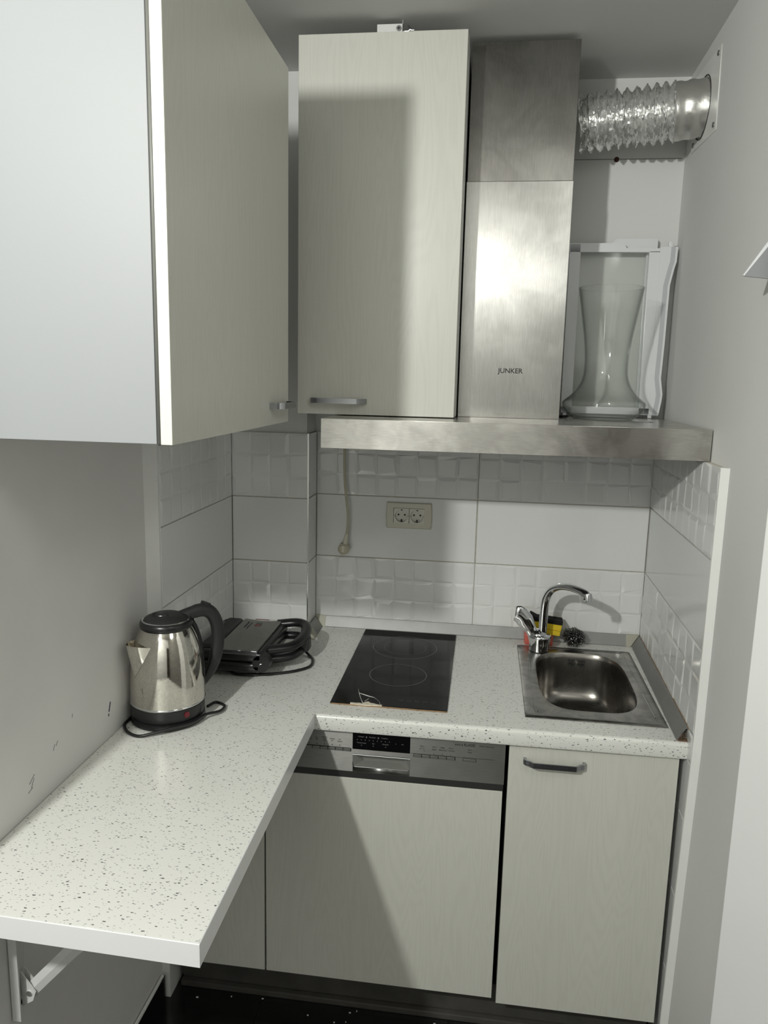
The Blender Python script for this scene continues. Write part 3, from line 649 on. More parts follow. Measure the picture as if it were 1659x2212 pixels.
# red tub, sponge and steel wool behind the tap
bm = nb(); box(bm, .6730, .7600, -.0690, -.0270, .0004, .0370, bev=.006, seg=3); solo('soap_tub', bm, 'red', (.716, -.05, .0004), 'red plastic tub on the worktop hidden behind the tap', 'tub')
sp = thing('sponge', 'yellow sponge with black scouring top, perched on the red tub', 'sponge', (.735, -.050, .038))
rp_ = random.Random(2)
mt = Matrix.Translation((.7325, -.0475, .0385)) @ Matrix.Rotation(math.radians(-4), 4, 'Z') @ Matrix.Rotation(math.radians(5), 4, 'Y')
bm = nb(); box(bm, -.048, .048, -.0205, .0205, 0, .016, bev=.003); box(bm, -.0495, .0495, -.0215, .0215, .016, .036, bev=.003); xform(bm, mt); part('foam', bm, 'yellow', sp)
bm = nb(); box(bm, -.0500, .0500, -.0220, .0220, .0362, .0465, bev=.002); bmesh.ops.subdivide_edges(bm, edges=bm.edges, cuts=4, use_grid_fill=True)
for v in bm.verts:
    if v.co.z > .038: v.co += Vector((rp_.uniform(-.0008, .0008), rp_.uniform(-.0008, .0008), rp_.uniform(-.0015, .003) + (.006 if v.co.x < -.04 else 0) * (1 if v.co.z > .044 else 0)))
xform(bm, mt); part('scouring_pad', bm, 'scour', sp, 'black scouring layer')
bm = nb(); rw = random.Random(21)
cw = Vector((.8215, -.0640, .0340))
for k in range(420):
    d = Vector((rw.gauss(0, 1), rw.gauss(0, 1), rw.gauss(0, 1))).normalized(); c = cw + Vector((d.x * .033, d.y * .030, d.z * .0275)) * (rw.random() ** .35)
    t = Vector((rw.gauss(0, 1), rw.gauss(0, 1), rw.gauss(0, 1))).normalized(); a = t.orthogonal().normalized(); b = t.cross(a); R_ = rw.uniform(.0018, .0042)
    pts = []
    for i in range(13):
        q = 2 * PI * i / 8 ; p = c + a * (math.cos(q) * R_) + b * (math.sin(q) * R_) + t * ((i - 6) * .0011)
        p.z = max(p.z, .0042); pts.append(p)
    tube(bm, pts, .0006, 4)
solo('scouring_ball', bm, 'wool', (.8215, -.064, .0045), 'curly steel wool scouring ball on the sink rim', 'scourer')

# ================================================================== HOOD
hd = thing('cooker_hood', 'stainless steel cooker hood with a shelf-like canopy and tall flue', 'hood', (0.58, 0.60, 0.634))
bm = nb(); HX0, HX1, HY, HZ0, HZ1 = 0.1345, 1.0275, -0.564, 0.6335, 0.7041
box(bm, HX0, HX1, HY, -0.008, HZ0, HZ1, bev=.0005)
part('canopy', bm, 'hoodsteel', hd)
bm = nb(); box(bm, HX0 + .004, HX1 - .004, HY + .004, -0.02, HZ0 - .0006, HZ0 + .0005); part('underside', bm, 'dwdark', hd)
FX0, FX1, FY = 0.4490, 0.7142, -0.290
part('lower_flue', bx(FX0 - .0008, FX1 + .0008, FY, -0.010, 0.7042, 1.2990, bev=.0010), 'chimsteel', hd)
part('upper_flue', bx(FX0 + .0010, FX1 - .0010, FY + .0016, -0.012, 1.2990, 1.6245, bev=.0008), 'flueup', hd)
text('JUNKER', .0178, (.5822, FY - .0001, .8220), 'inkblack', hd, sx=1.02, bold=.0003)
# flat rectangles of an opening on the canopy's top
bm = nb(); box(bm, .80, .955, -.300, -.296, HZ1, HZ1 + .0006); box(bm, .951, .955, -.30, -.26, HZ1, HZ1 + .0006); part('top_seam', bm, 'dwdark', hd)
# power lead hanging from the hood
pc = thing('dangling_lead', 'yellowed power lead with a round plug dangling below the hood', 'cord', (0.1, -0.03, 0.27))
bm = nb(); tube(bm, curve([(.0950, -.030, .6335), (.0945, -.030, .5800), (.0960, -.030, .5000), (.1020, -.030, .4300), (.1075, -.030, .3850), (.1085, -.030, .3450), (.1065, -.030, .3200), (.1050, -.030, .3130)], 8), .0042, 10); part('cable', bm, 'cable', pc)
bm = nb(); tube(bm, [(.1058, -.030, .3150), (.1030, -.030, .2990), (.1000, -.030, .2830)], [.0056, .0068, .0088], 12); part('cable_sleeve', bm, 'cream', pc)
bm = nb(); lathe(bm, [(0, -.015), (.0155, -.015), (.0180, -.012), (.0180, .006), (.0150, .013), (.009, .016), (0, .016)], seg=28); xform(bm, Matrix.Translation((.0962, -.030, .2660)) @ Matrix.Rotation(PI / 2 + .15, 4, 'X')); pg = part('plug', bm, 'cable', pc)
bm = nb(); lathe(bm, [(.0185, -.002), (.0185, .002), (.0165, .002), (.0165, -.002), (.0185, -.002)], seg=28); xform(bm, Matrix.Translation((.0962, -.036, .2650)) @ Matrix.Rotation(PI / 2 + .15, 4, 'X')); part('plug_ridge', bm, 'cream', pg)
bm = nb(); box(bm, .0912, .1012, -.0485, -.043, .2560, .2790, bev=.0025); part('plug_face', bm, 'cream', pg)
# duct
dc = thing('exhaust_duct', 'crumpled aluminium foil duct from the flue to the right wall', 'duct', (0.86, -0.14, 1.43))
A0 = Vector((.7420, -.118, 1.4820)); A1 = Vector((1.0340, -.180, 1.4960)); ax = (A1 - A0); Ld = ax.length; ax.normalize()
e1 = ax.cross(Vector((0, 0, 1))).normalized(); e2 = ax.cross(e1)
rdk = random.Random(4); bm = nb(); rings = []; ns = 72
L_hose = Ld * .80; ribs = 10.3
for i in range(132):
    t = i / 131 * L_hose; ph = t / L_hose * ribs * 2 * PI
    saw = 2 * abs(((ph / (2 * PI)) % 1) - .5)
    base = .0560 + .0175 * (saw ** 0.85)
    base += .001 * math.sin(t * 40)
    rings.append([bm.verts.new(A0 + ax * (t + rdk.uniform(-.0011, .0011) + .0025 * math.sin(3 * (2 * PI * k / ns) + t * 30)) + (e1 * math.cos(2 * PI * k / ns) + e2 * math.sin(2 * PI * k / ns)) * (base + rdk.gauss(0, .0010))) for k in range(ns)])
for A, B in zip(rings, rings[1:]):
    for k in range(ns): bm.faces.new((A[k], A[(k + 1) % ns], B[(k + 1) % ns], B[k]))
part('hose', bm, 'foil', dc, smooth=28)
bm = nb(); rings = []
for i in range(14):
    t = L_hose - .006 + (Ld - L_hose + .030) * i / 13
    rings.append([bm.verts.new(A0 + ax * t + (e1 * math.cos(2 * PI * k / 48) + e2 * math.sin(2 * PI * k / 48)) * (.0685 + .0012 * math.sin(i * 1.3) + rdk.gauss(0, .0006))) for k in range(48)])
    for v in rings[-1]: v.co.x = min(v.co.x, rx(v.co.y, .0102))
for A, B in zip(rings, rings[1:]):
    for k in range(48): bm.faces.new((A[k], A[(k + 1) % 48], B[(k + 1) % 48], B[k]))
part('cuff', bm, 'tape', dc, 'smoother taped end at the wall', smooth=50)
vp = thing('vent_plate', 'white square vent plate screwed to the right wall behind the duct', 'plate', (1.03, -0.195, 1.5))
bm = nb()
prism(bm, [(-.3170, 1.592), (-.0700, 1.607), (-.0820, 1.4140), (-.3310, 1.4010)], lambda y, z: (rx(y, .0138), y, z), lambda y, z: (rx(y, .0108), y, z)); part('plate', bm, 'trimwhite', vp)
for (y, z) in [(-.298, 1.580), (-.088, 1.590), (-.310, 1.417), (-.103, 1.429)]:
    bm = nb(); disc(bm, (rx(y, .0098), y, z), .0062, 0, .003, 14); part('screw', bm, 'screw', vp)
bm = nb(); ring_pts = [(rx(-.18, .0095), -.181 + .0735 * math.cos(a), 1.4965 + .0735 * math.sin(a)) for a in [2 * PI * k / 40 for k in range(40)]]; tube(bm, ring_pts, .0016, 6, closed=True); part('gasket', bm, 'dark', vp)

# vase on the hood
vz = HZ1 + .0004
VX, VY = .8385, -.205
prof = [(0, .004), (.072, .004), (.0745, 0), (.079, .0012), (.0925, .0115), (.105, .026), (.1095, .038), (.1085, .046), (.0985, .055), (.0880, .064), (.0770, .076), (.0680, .090), (.0610, .107), (.0575, .125), (.0568, .150), (.0585, .180), (.0625, .215), (.0680, .250), (.0740, .285), (.0800, .320), (.0842, .3460)]
prof = [(a, b) for a, b in prof]
bm = nb(); P_ = curve([(r, 0, z) for r, z in prof[2:]], 5); pts = [(0, .0035), (.070, .0035)] + [(p.x, p.z) for p in P_]
inner = [(r - .0026, z) for r, z in pts[::-1] if z > .008]
lathe(bm, pts + [(pts[-1][0] - .0013, pts[-1][1] + .0008)] + inner + [(.060, .0075), (0, .0075)], (VX, VY, vz), 72)
solo('vase', bm, 'vase', (VX, VY, vz), 'clear glass vase with a wide flat foot on the hood', 'vase', smooth=60)
# two fridge shelves leaning in the corner
fs1 = thing('fridge_shelf', 'glass refrigerator shelf in a white frame, front one behind the vase', 'shelf', (.89, -.06, HZ1))
fz0, fz1, ya, yb = .7135, 1.1900, -.070, -.058
def leanmap(bm, lean=.045):
    for v in bm.verts: v.co.y += (v.co.z - fz0) * lean
bm = nb()
box(bm, .738, .770, ya, yb, fz0, fz1, bev=.002)                      # left bar
prism(bm, [(.738, fz1 - .024), (1.013, fz1 - .024), (1.013, fz1 - .014), (.895, fz1 - .013), (.886, fz1), (.738, fz1)], lambda x, z: (x, ya, z), lambda x, z: (x, yb, z))
box(bm, .738, 1.000, ya, yb, fz0, fz0 + .021, bev=.002)
box(bm, .957, .988, ya, yb, fz0, fz1 - .02, bev=.002)
leanmap(bm); part('frame', bm, 'fridgewhite', fs1)
bm = nb(); box(bm, .768, .959, ya + .004, yb - .004, fz0 + .018, fz1 - .022); leanmap(bm); part('pane', bm, 'pane', fs1)
bm = nb()   # bent rail on the right
out_ = [(.9860, fz0), (1.0130, fz0), (1.0190, fz0 + .040), (1.0205, fz0 + .060), (1.0130, fz0 + .105), (1.0160, fz0 + .200), (1.0185, fz1 - .115), (1.0270, fz1 - .070), (1.0320, fz1 - .050), (1.0330, fz1 - .010), (.9860, fz1 - .010)]
prism(bm, out_, lambda x, z: (x, ya - .003, z), lambda x, z: (x, yb + .004, z)); leanmap(bm); rl = part('rail', bm, 'fridgewhite', fs1)
bm = nb()
gro = [(x - .006, z) for x, z in out_[1:10]]; gro2 = [(x - .018, z) for x, z in out_[1:10]][::-1]
prism(bm, gro + gro2, lambda x, z: (x, ya - .0036, z), lambda x, z: (x, ya - .0028, z)); leanmap(bm); part('groove_or_shade_strip', bm, 'fridgeshade', rl)  # raised strip, the shade of a recess put into its grey
bm = nb(); bm.free()
part('peg', bx(1.008, 1.019, yb + .005, yb + .014, fz1 - .012, fz1 + .006, bev=.002), 'fridgewhite', fs1)
for x_ in (.985, .745): part('peg', bx(x_, x_ + .011, ya + .001, yb - .001, HZ1 + .0008, fz0 + .002, bev=.002), 'fridgewhite', fs1)
fs2 = thing('fridge_shelf', 'second white framed refrigerator shelf leaning behind the first, its top corner showing', 'shelf', (.88, -.03, HZ1))
bm = nb(); g0, g1 = -.036, -.026
prism(bm, [(.745, 1.178), (.985, 1.178), (.985, 1.203), (.980, 1.208), (.872, 1.208), (.858, 1.196), (.745, 1.196)], lambda x, z: (x, g0, z), lambda x, z: (x, g1, z))
box(bm, .955, .985, g0, g1, HZ1 + .001, 1.18, bev=.002); box(bm, .745, .772, g0, g1, HZ1 + .001, 1.18, bev=.002); box(bm, .745, .985, g0, g1, HZ1 + .001, .7250, bev=.002)
for v in bm.verts: v.co.y += (v.co.z - HZ1) * .040
part('frame', bm, 'fridgewhite', fs2)
bm = nb(); box(bm, .770, .957, g0 + .003, g1 - .003, .722, 1.181)
for v in bm.verts: v.co.y += (v.co.z - HZ1) * .040
part('pane', bm, 'pane', fs2)
# tuft of black wire left of the vase
bm = nb(); rb = random.Random(8)
for k in range(26):
    c = Vector((rb.uniform(.722, .746), -.195 + rb.uniform(-.012, .012), HZ1 + .004)); pts = []
    for i in range(7): pts.append(c + Vector((rb.uniform(-.006, .006), rb.uniform(-.008, .008), rb.uniform(-.003, .004))))
    for p in pts: p.z = max(p.z, HZ1 + .0012); p.x = max(p.x, .7170)
    tube(bm, curve(pts, 3), .0008, 5)
solo('wire_tuft', bm, 'rubber', (.735, -.195, HZ1), 'small tangle of black wire on the hood between flue and vase', 'wire')

# ================================================================== UPPER CABINETS
uc = thing('wall_cabinet', 'tall cream wall cabinet with grained door beside the flue', 'cabinet', (.24, -.2, .706))
UX0, UX1, UY, UZ0, UZ1 = .0381, .4430, -.4067, .7065, 1.6063
part('carcass', bx(UX0 + .002, UX1 + .0015, UY + .021, -.004, UZ0 + .0005, UZ1 - .0015), 'carcass', uc)
bm = nb(); box(bm, UX0 + .004, UX1 - .001, UY + .0185, UY + .0215, UZ0 + .003, UZ1 - .004); part('door_seal', bm, 'dark', uc)
ud = part('door', bx(UX0, UX1, UY, UY + .0185, UZ0, UZ1, bev=.0012), 'wood', uc)
handle(ud, .0735, .2195, .7415, UY)
# metal bracket with a screw standing on the cabinet's top
hk = thing('hanging_bracket', 'small white metal bracket with a screw on top of the tall cabinet', 'bracket', (.26, -.395, UZ1))
bm = nb(); box(bm, .2265, .2880, -.3962, -.3950, UZ1 + .0001, UZ1 + .0205); box(bm, .2868, .2880, -.3962, -.375, UZ1 + .0001, UZ1 + .0285); box(bm, .2265, .288, -.396, -.375, UZ1 + .0001, UZ1 + .0013); part('plate', bm, 'bracket', hk)
bm = nb(); disc(bm, (.2785, -.3972, UZ1 + .0105), .0062, 1, .003, 18); scr = part('screw', bm, 'screw', hk)
bm = nb(); box(bm, .2747, .2823, -.3992, -.3985, UZ1 + .0095, UZ1 + .0115); box(bm, .2775, .2795, -.3992, -.3985, UZ1 + .0067, UZ1 + .0143); part('cross_slot', bm, 'dark', scr)
bm = nb(); tube(bm, [(.288, -.385, UZ1 + .0085), (.300, -.385, UZ1 + .0090), (.304, -.386, UZ1 + .0115), (.307, -.386, UZ1 + .0100), (.3135, -.386, UZ1 + .0100), (.3135, -.386, UZ1 + .0004)], .0008, 6); part('spring_clip', bm, 'trimmetal', hk)
# left cabinet, seen from its side
lc = thing('wall_cabinet', 'white-sided wall cabinet on the left wall, cream door turned to the right', 'cabinet', (-.1, -.95, .697))
LX, LY0, LY1, LZ0, LZ1 = .0680, -1.2800, -.6150, .6966, 1.4545
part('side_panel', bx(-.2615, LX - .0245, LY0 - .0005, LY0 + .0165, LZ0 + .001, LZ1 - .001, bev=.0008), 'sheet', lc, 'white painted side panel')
part('carcass', bx(-.2615, LX - .0205, LY0 + .0167, LY1 - .004, LZ0 + .001, LZ1 - .001), 'carcass', lc)
bm = nb(); box(bm, LX - .0245, LX - .0190, LY0 + .0015, LY1 - .004, LZ0 + .002, LZ1 - .002); part('door_seal', bm, 'greyplastic', lc)
ld = part('door', bx(LX - .0185, LX, LY0, LY1, LZ0, LZ1, bev=.0010), 'wood', lc)
bm = nb(); box(bm, LX - .0180, LX - .0006, LY0 - .0006, LY0 + .0004, LZ0 + .0006, LZ1 - .0006); part('edge_band', bm, 'edgeband', ld, 'cream edge band')
handle(ld, LY1 - .155, LY1 - .012, .7375, None, axis='y', xface=LX)

# ================================================================== TABLE
tb = thing('folding_table', 'white speckled fold-out table top jutting from the left wall', 'table', (-.05, -1.06, -.0325))
TT, TB = .0060, -.0325
quad = [(-.2665, -1.4230), (.1530, -1.4345), (.1465, -.6715), (-.2665, -.6715)]
bm = nb(); prism(bm, quad, lambda x, y: (x, y, TB), lambda x, y: (x, y, TT)); part('top', bm, 'speck', tb)
def band(p, q, n, nm='edge_band'):
    bm = nb(); d = Vector((q[0] - p[0], q[1] - p[1], 0)).normalized(); nn = Vector((d.y, -d.x, 0)) * n
    a0 = Vector((p[0], p[1], 0)); a1 = Vector((q[0], q[1], 0))
    prof = [(0, TB), (0.0012, TB), (.0020, TB + .0008), (.0020, TT - .0012), (.0012, TT - .0002), (0, TT - .0001)]
    prism(bm, prof, lambda o, z: (a0.x + nn.x * o, a0.y + nn.y * o, z), lambda o, z: (a1.x + nn.x * o, a1.y + nn.y * o, z)); part(nm, bm, 'whiteedge', tb, 'plain white edge band')
band(quad[0], (quad[1][0] + .002, quad[1][1]), 1); band(quad[1], quad[2], 1)
# folding bracket
fbk = thing('folding_bracket', 'white steel folding bracket on the left wall under the table', 'bracket', (-.25, -1.225, -.34))
bm = nb(); box(bm, -.2675, -.2650, -1.262, -1.222, -.345, TB - .006, bev=.0006); box(bm, -.2655, -.2500, -1.2640, -1.2610, -.345, TB - .006); part('wall_plate', bm, 'bracket', fbk)
bm = nb(); tube(bm, [(-.247, -1.236, -.305), (-.165, -1.236, -.2150), (.008, -1.236, -.050)], .013, 4, flat=.30, up=(-.7, 0, .7)); part('strut', bm, 'bracket', fbk, smooth=0)
bm = nb(); prism(bm, [(-.259, -.262), (-.240, -.288), (-.232, -.300), (-.238, -.318), (-.259, -.332)], lambda x, z: (x, -1.2320, z), lambda x, z: (x, -1.2295, z)); prism(bm, [(-.259, -.262), (-.240, -.288), (-.232, -.300), (-.238, -.318), (-.259, -.332)], lambda x, z: (x, -1.2440, z), lambda x, z: (x, -1.2415, z)); part('hinge_lug', bm, 'bracket', fbk)
bm = nb(); disc(bm, (-.2440, -1.2370, -.303), .0055, 1, .018, 16); part('rivet', bm, 'trimmetal', fbk)
bm = nb(); disc(bm, (-.2645, -1.236, -.330), .0050, 0, .002, 14); part('screw_hole', bm, 'dark', fbk)
bm = nb(); box(bm, -.263, .06, -1.247, -1.225, TB - .0055, TB - .0012); part('top_arm', bm, 'bracket', fbk)

# ================================================================== KETTLE
KX, KY, KZ = -.1832, -.7530, TT
kt = thing('kettle', 'polished steel electric kettle with black lid and handle on the table', 'kettle', (KX, KY, KZ))
KC = (KX, KY, KZ)
bm = nb(); lathe(bm, [(0, .0006), (.080, .0006), (.0845, .004), (.0835, .016), (.080, .0175), (0, .0175)], KC, 56); part('power_base', bm, 'blackp', kt)
bm = nb(); lathe(bm, [(0, .0180), (.0805, .0180), (.0825, .020), (.0838, .046), (.0820, .048), (0, .048)], KC, 56); lb = part('lower_collar', bm, 'blackp', kt)
def dirv(a): return Vector((math.cos(a), math.sin(a), 0))
SA = math.radians(233); HA = math.radians(48)
rprof = [(.0838, .0480), (.0846, .0500), (.0846, .0545), (.0843, .070), (.0838, .095), (.0825, .120), (.0798, .145), (.0755, .170), (.0695, .192), (.0625, .210), (.0560, .2225)]
bm = nb(); lathe(bm, [(p.x, p.z) for p in curve([(r, 0, z) for r, z in rprof], 4)], KC, 72); part('body', bm, 'kettlesteel', kt, smooth=60)
bm = nb(); lathe(bm, [(.0846, .0488), (.0856, .0500), (.0856, .0520), (.0846, .0532)], KC, 64); part('bottom_seam', bm, 'chrome', kt)
def rad(z):
    for (a, b), (c, d) in zip(rprof, rprof[1:]):
        if b <= z <= d: return a + (c - a) * (z - b) / (d - b)
    return rprof[-1][0]
bm = nb(); rowsv = []
NSP = 12
for i in range(NSP + 1):
    s = i / NSP; z = .120 + .070 * s + .004 * s; row = []
    for j in range(-8, 9):
        t = j / 8; w_ = math.radians(31) * s ** .8 + .005
        off = .030 * s ** 1.25 * (1 - abs(t) ** 1.15); r_ = rad(z) + .0006 + off
        p = Vector(KC) + dirv(SA + t * w_) * r_; p.z = KZ + z + .006 * s * (1 - abs(t)); row.append(bm.verts.new(p))
    rowsv.append(row)
for A, B in zip(rowsv, rowsv[1:]):
    for k in range(16): bm.faces.new((A[k], A[k + 1], B[k + 1], B[k]))
bm2 = bm; part('spout', bm, 'kettlesteel', kt, smooth=60)
bm = nb(); lathe(bm, [(.0560, .2220), (.0580, .2240), (.0592, .2300), (.0580, .2370), (.0545, .2400)], KC, 56); part('lid_collar', bm, 'blackp', kt)
bm = nb(); lathe(bm, [(.0530, .2385), (.0545, .2405), (.0520, .2425), (.0500, .2415)], KC, 56); part('lid_ring', bm, 'chrome', kt, 'thin chrome ring')
bm = nb(); lathe(bm, [(.0505, .2405), (.046, .2450), (.036, .2500), (.022, .2530), (0, .2540)], KC, 48); ldd = part('lid', bm, 'blackm', kt)
bm = nb(); lathe(bm, [(0, .0005), (.016, .0005), (.0185, .0030), (.0200, .0010)], (KX - .008, KY - .012, KZ + .2515), 28, 1.0, .62); part('lid_grip', bm, 'blackp', ldd)
hdr = dirv(HA); sid = Vector((-hdr.y, hdr.x, 0))
def kp(r, z): return Vector(KC) + hdr * r + Vector((0, 0, z))
bm = nb()
hp = curve([kp(.030, .236), kp(.058, .2420), kp(.088, .2450), (kp(.112, .2350)), kp(.1270, .2080), kp(.1310, .1750), kp(.1275, .1380), kp(.1170, .1030), kp(.1020, .0780), kp(.0850, .0580)], 6)
nh = len(hp)
tube(bm, hp, [.0125 if i < nh * .15 else (.0132 if i < nh * .70 else .0132 - .0075 * ((i - nh * .70) / (nh * .30))) for i in range(nh)], 16, flat=1.22, up=tuple(sid)); part('handle', bm, 'blackm', kt, smooth=60)
bm = nb(); tube(bm, curve([kp(.060, .226), kp(.0705, .2050), kp(.0790, .1750), kp(.0840, .1400), kp(.0865, .1000), kp(.0868, .0600)], 6), .0075, 12, up=tuple(hdr), flat=1.6); part('handle_mount', bm, 'blackp', kt, smooth=60)
bm = nb(); box(bm, -.010, .012, -.007, .007, 0, .008, bev=.002); xform(bm, Matrix.Translation(kp(.098, .2555)) @ Matrix.Rotation(HA, 4, 'Z') @ Matrix.Rotation(.45, 4, 'Y')); part('lid_button', bm, 'blackp', kt)
LA = math.radians(-38)
bm = nb(); disc(bm, (0, 0, 0), .0068, 0, .004, 18); xform(bm, Matrix.Translation(Vector(KC) + dirv(LA) * .0835 + Vector((0, 0, .0350))) @ Matrix.Rotation(LA, 4, 'Z')); part('switch_light', bm, 'redlight', lb, 'dark red round light')
kc = [(-.112, -.690), (-.100, -.664), (-.073, -.680), (-.070, -.720), (-.093, -.756), (-.088 - .02, -.800), (-.140, -.836), (-.175, -.856), (-.205, -.865), (-.236, -.852), (-.2600, -.820), (-.2620, -.785), (-.255, -.745)]
kc = [Vector((x, y, TT + .0042 + (.010 if i in (4, 5, 6) else (.005 if i in (3, 7) else 0)))) for i, (x, y) in enumerate(kc)]
for p in kc:
    d = p - Vector((KX, KY, p.z))
    if d.length < .0895: p.xy = (Vector((KX, KY, 0)) + d.normalized() * .0895).xy
    p.x = max(p.x, -.2630)
bm = nb(); tube(bm, curve(kc, 8), .0035, 10); part('power_cord', bm, 'rubber', kt)

# ================================================================== SANDWICH GRILL
sg = thing('contact_grill', 'black sandwich grill with a steel lid in the worktop corner', 'grill', (-.11, -.36, 0))
tilt = lambda bm: None
bm = nb(); box(bm, -.205, -.034, -.500, -.232, .0220, .0500, bev=.010, seg=3); part('base', bm, 'blackp', sg)
bm = nb(); box(bm, -.205, -.032, -.500, -.232, .0515, .0790, bev=.008, seg=3); part('upper_shell', bm, 'blackp', sg)
bm = nb()
box(bm, -.162, -.0475, -.4975, -.238, .0785, .0850, bev=.0025); part('lid_plate', bm, 'grillsteel', sg, 'brushed grey lid plate')
bm = nb(); box(bm, -.164, -.0460, -.5000, -.4940, .0720, .0848, bev=.0022); part('front_bar', bm, 'brushed', sg)
bm = nb(); box(bm, -.215, -.166, -.480, -.236, .060, .0860, bev=.010, seg=3); part('hinge_cover', bm, 'blackm', sg)
bm = nb()
hl = curve([(-.062, -.238, .074), (-.005, -.232, .080), (.025, -.250, .078), (.038, -.300, .074), (.036, -.360, .070), (.012, -.405, .066), (-.050, -.436, .064)], 6)
tube(bm, hl, .0125, 14, flat=1.25, up=(0, 0, 1)); part('handle', bm, 'blackp', sg, smooth=60)
bm = nb()
hl = curve([(-.062, -.240, .040), (-.005, -.238, .042), (.022, -.255, .042), (.034, -.300, .040), (.032, -.360, .038), (.010, -.402, .036), (-.050, -.434, .036)], 6)
tube(bm, hl, .0120, 14, flat=1.1, up=(0, 0, 1)); part('lower_handle', bm, 'blackp', sg, smooth=60)
bm = nb(); box(bm, .030, .058, -.352, -.312, .034, .074, bev=.006, seg=2); part('latch', bm, 'blackm', sg)
bm = nb(); tube(bm, [(-.036, -.500, .050), (-.036, -.470, .050)], .0235, 20); part('hinge_boss', bm, 'blackp', sg)
bm = nb(); tube(bm, [(-.040, -.5005, .046), (-.037, -.5012, .050), (-.034, -.5005, .0505)], .0012, 6); part('glint_mark', bm, 'trimmetal', sg)
for (x, y) in [(-.058, -.455), (-.190, -.455), (-.058, -.262), (-.190, -.262)]:
    bm = nb(); lathe(bm, [(0, .0004), (.0085, .0004), (.0095, .003), (.0095, .030), (0, .030)], (x, y, 0), 18); part('foot', bm, 'blackm', sg)
lz = .08515
bm = nb(); box(bm, -.1145, -.0985, -.300, -.285, lz, lz + .001, bev=.0003); part('red_light', bm, 'redlight', sg, 'red indicator window')
bm = nb(); box(bm, -.1145, -.0985, -.2845, -.272, lz, lz + .001, bev=.0003); part('green_light', bm, 'greenlight', sg, 'green indicator window')
bm = nb(); prism(bm, [(-.150, -.2400), (-.128, -.2475), (-.105, -.2505), (-.080, -.2490), (-.056, -.2415), (-.056, -.2385), (-.150, -.2385)], lambda x, y: (x, y, lz), lambda x, y: (x, y, lz + .0006)); st = part('sticker', bm, 'sticker', sg, 'white sticker with red print')
bm = nb(); box(bm, -.128, -.086, -.2470, -.2400, lz + .0006, lz + .0009); part('red_print', bm, 'redlight', st)
bm = nb(); rq = random.Random(6)
for (x, a, b, w_) in [(-.139, -.318, -.268, .0038), (-.129, -.330, -.272, .0022)]:
    y = a
    while y < b: 
        l = rq.uniform(.003, .007); box(bm, x - w_ * rq.uniform(.4, 1), x + w_ * rq.uniform(.3, 1), y, y + l * .7, lz - .0001, lz + .0003); y += l
part('print', bm, 'inkblack', sg, 'small dark print')
gc = [(-.150, -.470), (-.138, -.462), (-.112, -.470), (-.0645, -.466), (-.007, -.445), (.040, -.416), (.0685, -.378), (.0655, -.330), (.046, -.292), (.016, -.262)]
gc = [(x, y, .0045 if i > 1 else .016 - .006 * i) for i, (x, y) in enumerate(gc)]; gc[-1] = (.016, -.258, .012)
bm = nb(); tube(bm, curve(gc, 8), .0040, 10); part('power_cord', bm, 'rubber', sg)
bm = nb()
for dx in (0, .009): tube(bm, curve([(-.2270 + dx, -.470, .052 + dx), (-.2290 + dx, -.36, .066 + dx * .6), (-.222 + dx, -.262, .078), (-.205 + dx, -.240, .082)], 6), .0025, 8)
part('hinge_wire', bm, 'brushed', sg)

# ================================================================== SOCKET
so = thing('power_socket', 'cream double power socket on the tiles behind the hob', 'socket', (.2985, -.003, .377))
bm = nb(); ns_ = 64; CXs, CZs = .2985, .3770
def rect_ray(a, hx_, hz_, bow=0.0):
    c, s_ = math.cos(a), math.sin(a); k = min(hx_ / max(abs(c), 1e-6), hz_ / max(abs(s_), 1e-6)); x, z = c * k, s_ * k
    return (CXs + x * (1 + bow * (1 - (z / hz_) ** 2)), CZs + z)
def corner_angles(hx_, hz_):
    t0 = math.atan2(hz_, hx_); base = [2 * PI * k / ns_ for k in range(ns_)]
    for t in (t0, PI - t0, PI + t0, 2 * PI - t0):
        k = min(range(ns_), key=lambda i: abs(base[i] - t)); base[k] = t
    return base
ao, ai = corner_angles(.0705, .0410), corner_angles(.0488, .0242)
lp = [[bm.verts.new((x, y, z)) for x, z in [rect_ray(a, hx_, hz_, bw) for a in an]] for an, hx_, hz_, bw, y in
      ((ao, .0705, .0410, .03, .0006), (ao, .0705, .0410, .03, -.0055), (ao, .0680, .0388, .03, -.0092), (ai, .0490, .0242, 0, -.0098), (ai, .0490, .0242, 0, .0004))]
for A, B in zip(lp, lp[1:]):
    for k in range(ns_): bm.faces.new((A[k], A[(k + 1) % ns_], B[(k + 1) % ns_], B[k]))
part('cover_plate', bm, 'cream', so)
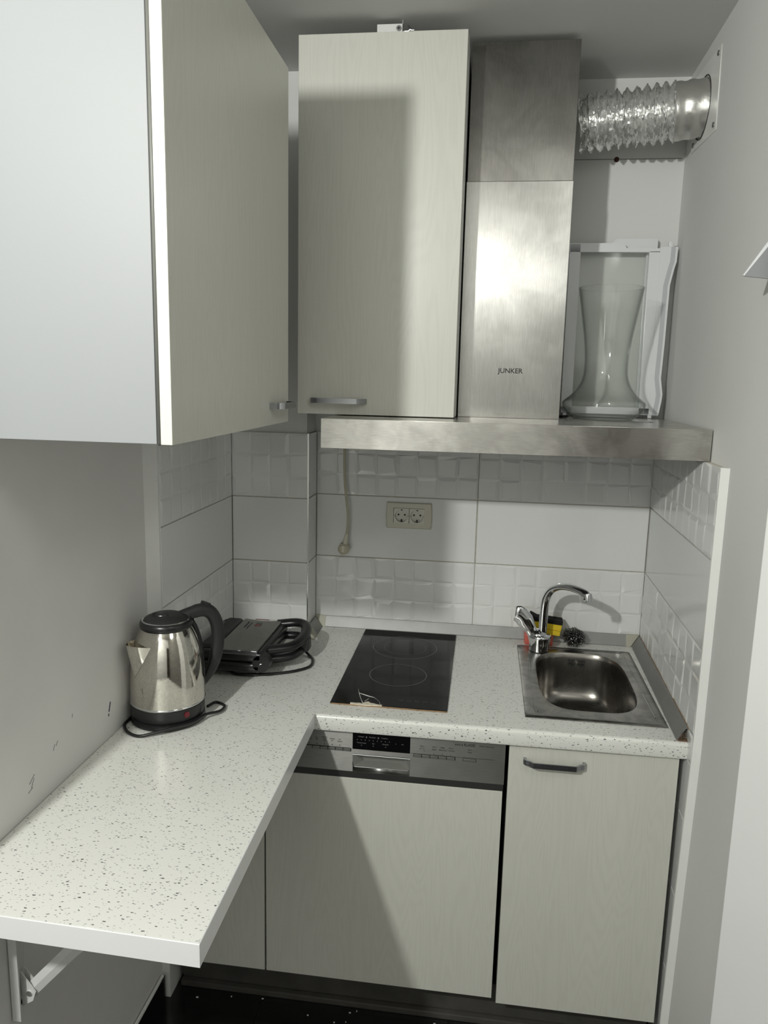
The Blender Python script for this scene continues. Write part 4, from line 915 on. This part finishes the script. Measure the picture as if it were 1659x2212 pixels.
for cx in (.2748, .3238):
    z = .3765; ins = nb(); n_ = 40; y_ = -.0108
    sq = []
    for k in range(n_):
        a = 2 * PI * k / n_; c, s = math.cos(a), math.sin(a); m_ = .0236 / max(abs(c), abs(s)); sq.append((cx + c * m_, z + s * m_))
    Q = [ins.verts.new((x, y_, zz)) for x, zz in sq]; R1 = [ins.verts.new((cx + .0205 * math.cos(2 * PI * k / n_), y_, z + .0205 * math.sin(2 * PI * k / n_))) for k in range(n_)]
    R2 = [ins.verts.new((cx + .0195 * math.cos(2 * PI * k / n_), y_ + .0100, z + .0195 * math.sin(2 * PI * k / n_))) for k in range(n_)]
    Q2 = [ins.verts.new((x, y_ + .002, zz)) for x, zz in sq]
    for U, W_ in ((Q2, Q), (Q, R1), (R1, R2)):
        for k in range(n_): ins.faces.new((U[k], U[(k + 1) % n_], W_[(k + 1) % n_], W_[k]))
    ins.faces.new(R2)
    io = part('socket_insert', ins, 'creamlit', so, smooth=30)
    for s_ in (-1, 1):
        bm = nb(); disc(bm, (cx + s_ * .0100, y_ + .0095, z + .002), .0030, 1, .0012, 12); part('contact_hole', bm, 'inkblack', io)
        part('guide_notch', bx(cx + s_ * .0205 - .0018, cx + s_ * .0205 + .0018, y_ - .0004, y_ + .004, z - .0022, z + .0022), 'stripcap', io)
    part('earth_clip', bx(cx - .0022, cx + .0022, y_ + .001, y_ + .0100, z - .0203, z - .0125), 'inkblack', io)
    part('earth_clip', bx(cx - .0018, cx + .0030, y_ + .001, y_ + .0100, z + .0170, z + .0203), 'inkblack', io)
# open plug cut in tile is not visible behind the plate

# ================================================================== bracket at the right edge
br = thing('wall_bracket', 'white angular bracket sticking out of the right wall at the photo edge', 'bracket', (1.01, -.9, .99))
bm = nb(); prism(bm, [(.9574, .9907), (1.0225, .9840), (1.0225, 1.0830)], lambda x, z: (x, -.905, z), lambda x, z: (x, -.900, z)); part('gusset', bm, 'shadeplate', br)  # gusset grey holds the shade of the underside as colour
bm = nb(); prism(bm, [(.9574, .9907), (1.0225, 1.0830), (1.0225, 1.0980), (.9560, .9925)], lambda x, z: (x, -.9053, z), lambda x, z: (x, -.899, z)); part('flange', bm, 'fridgewhite', br)
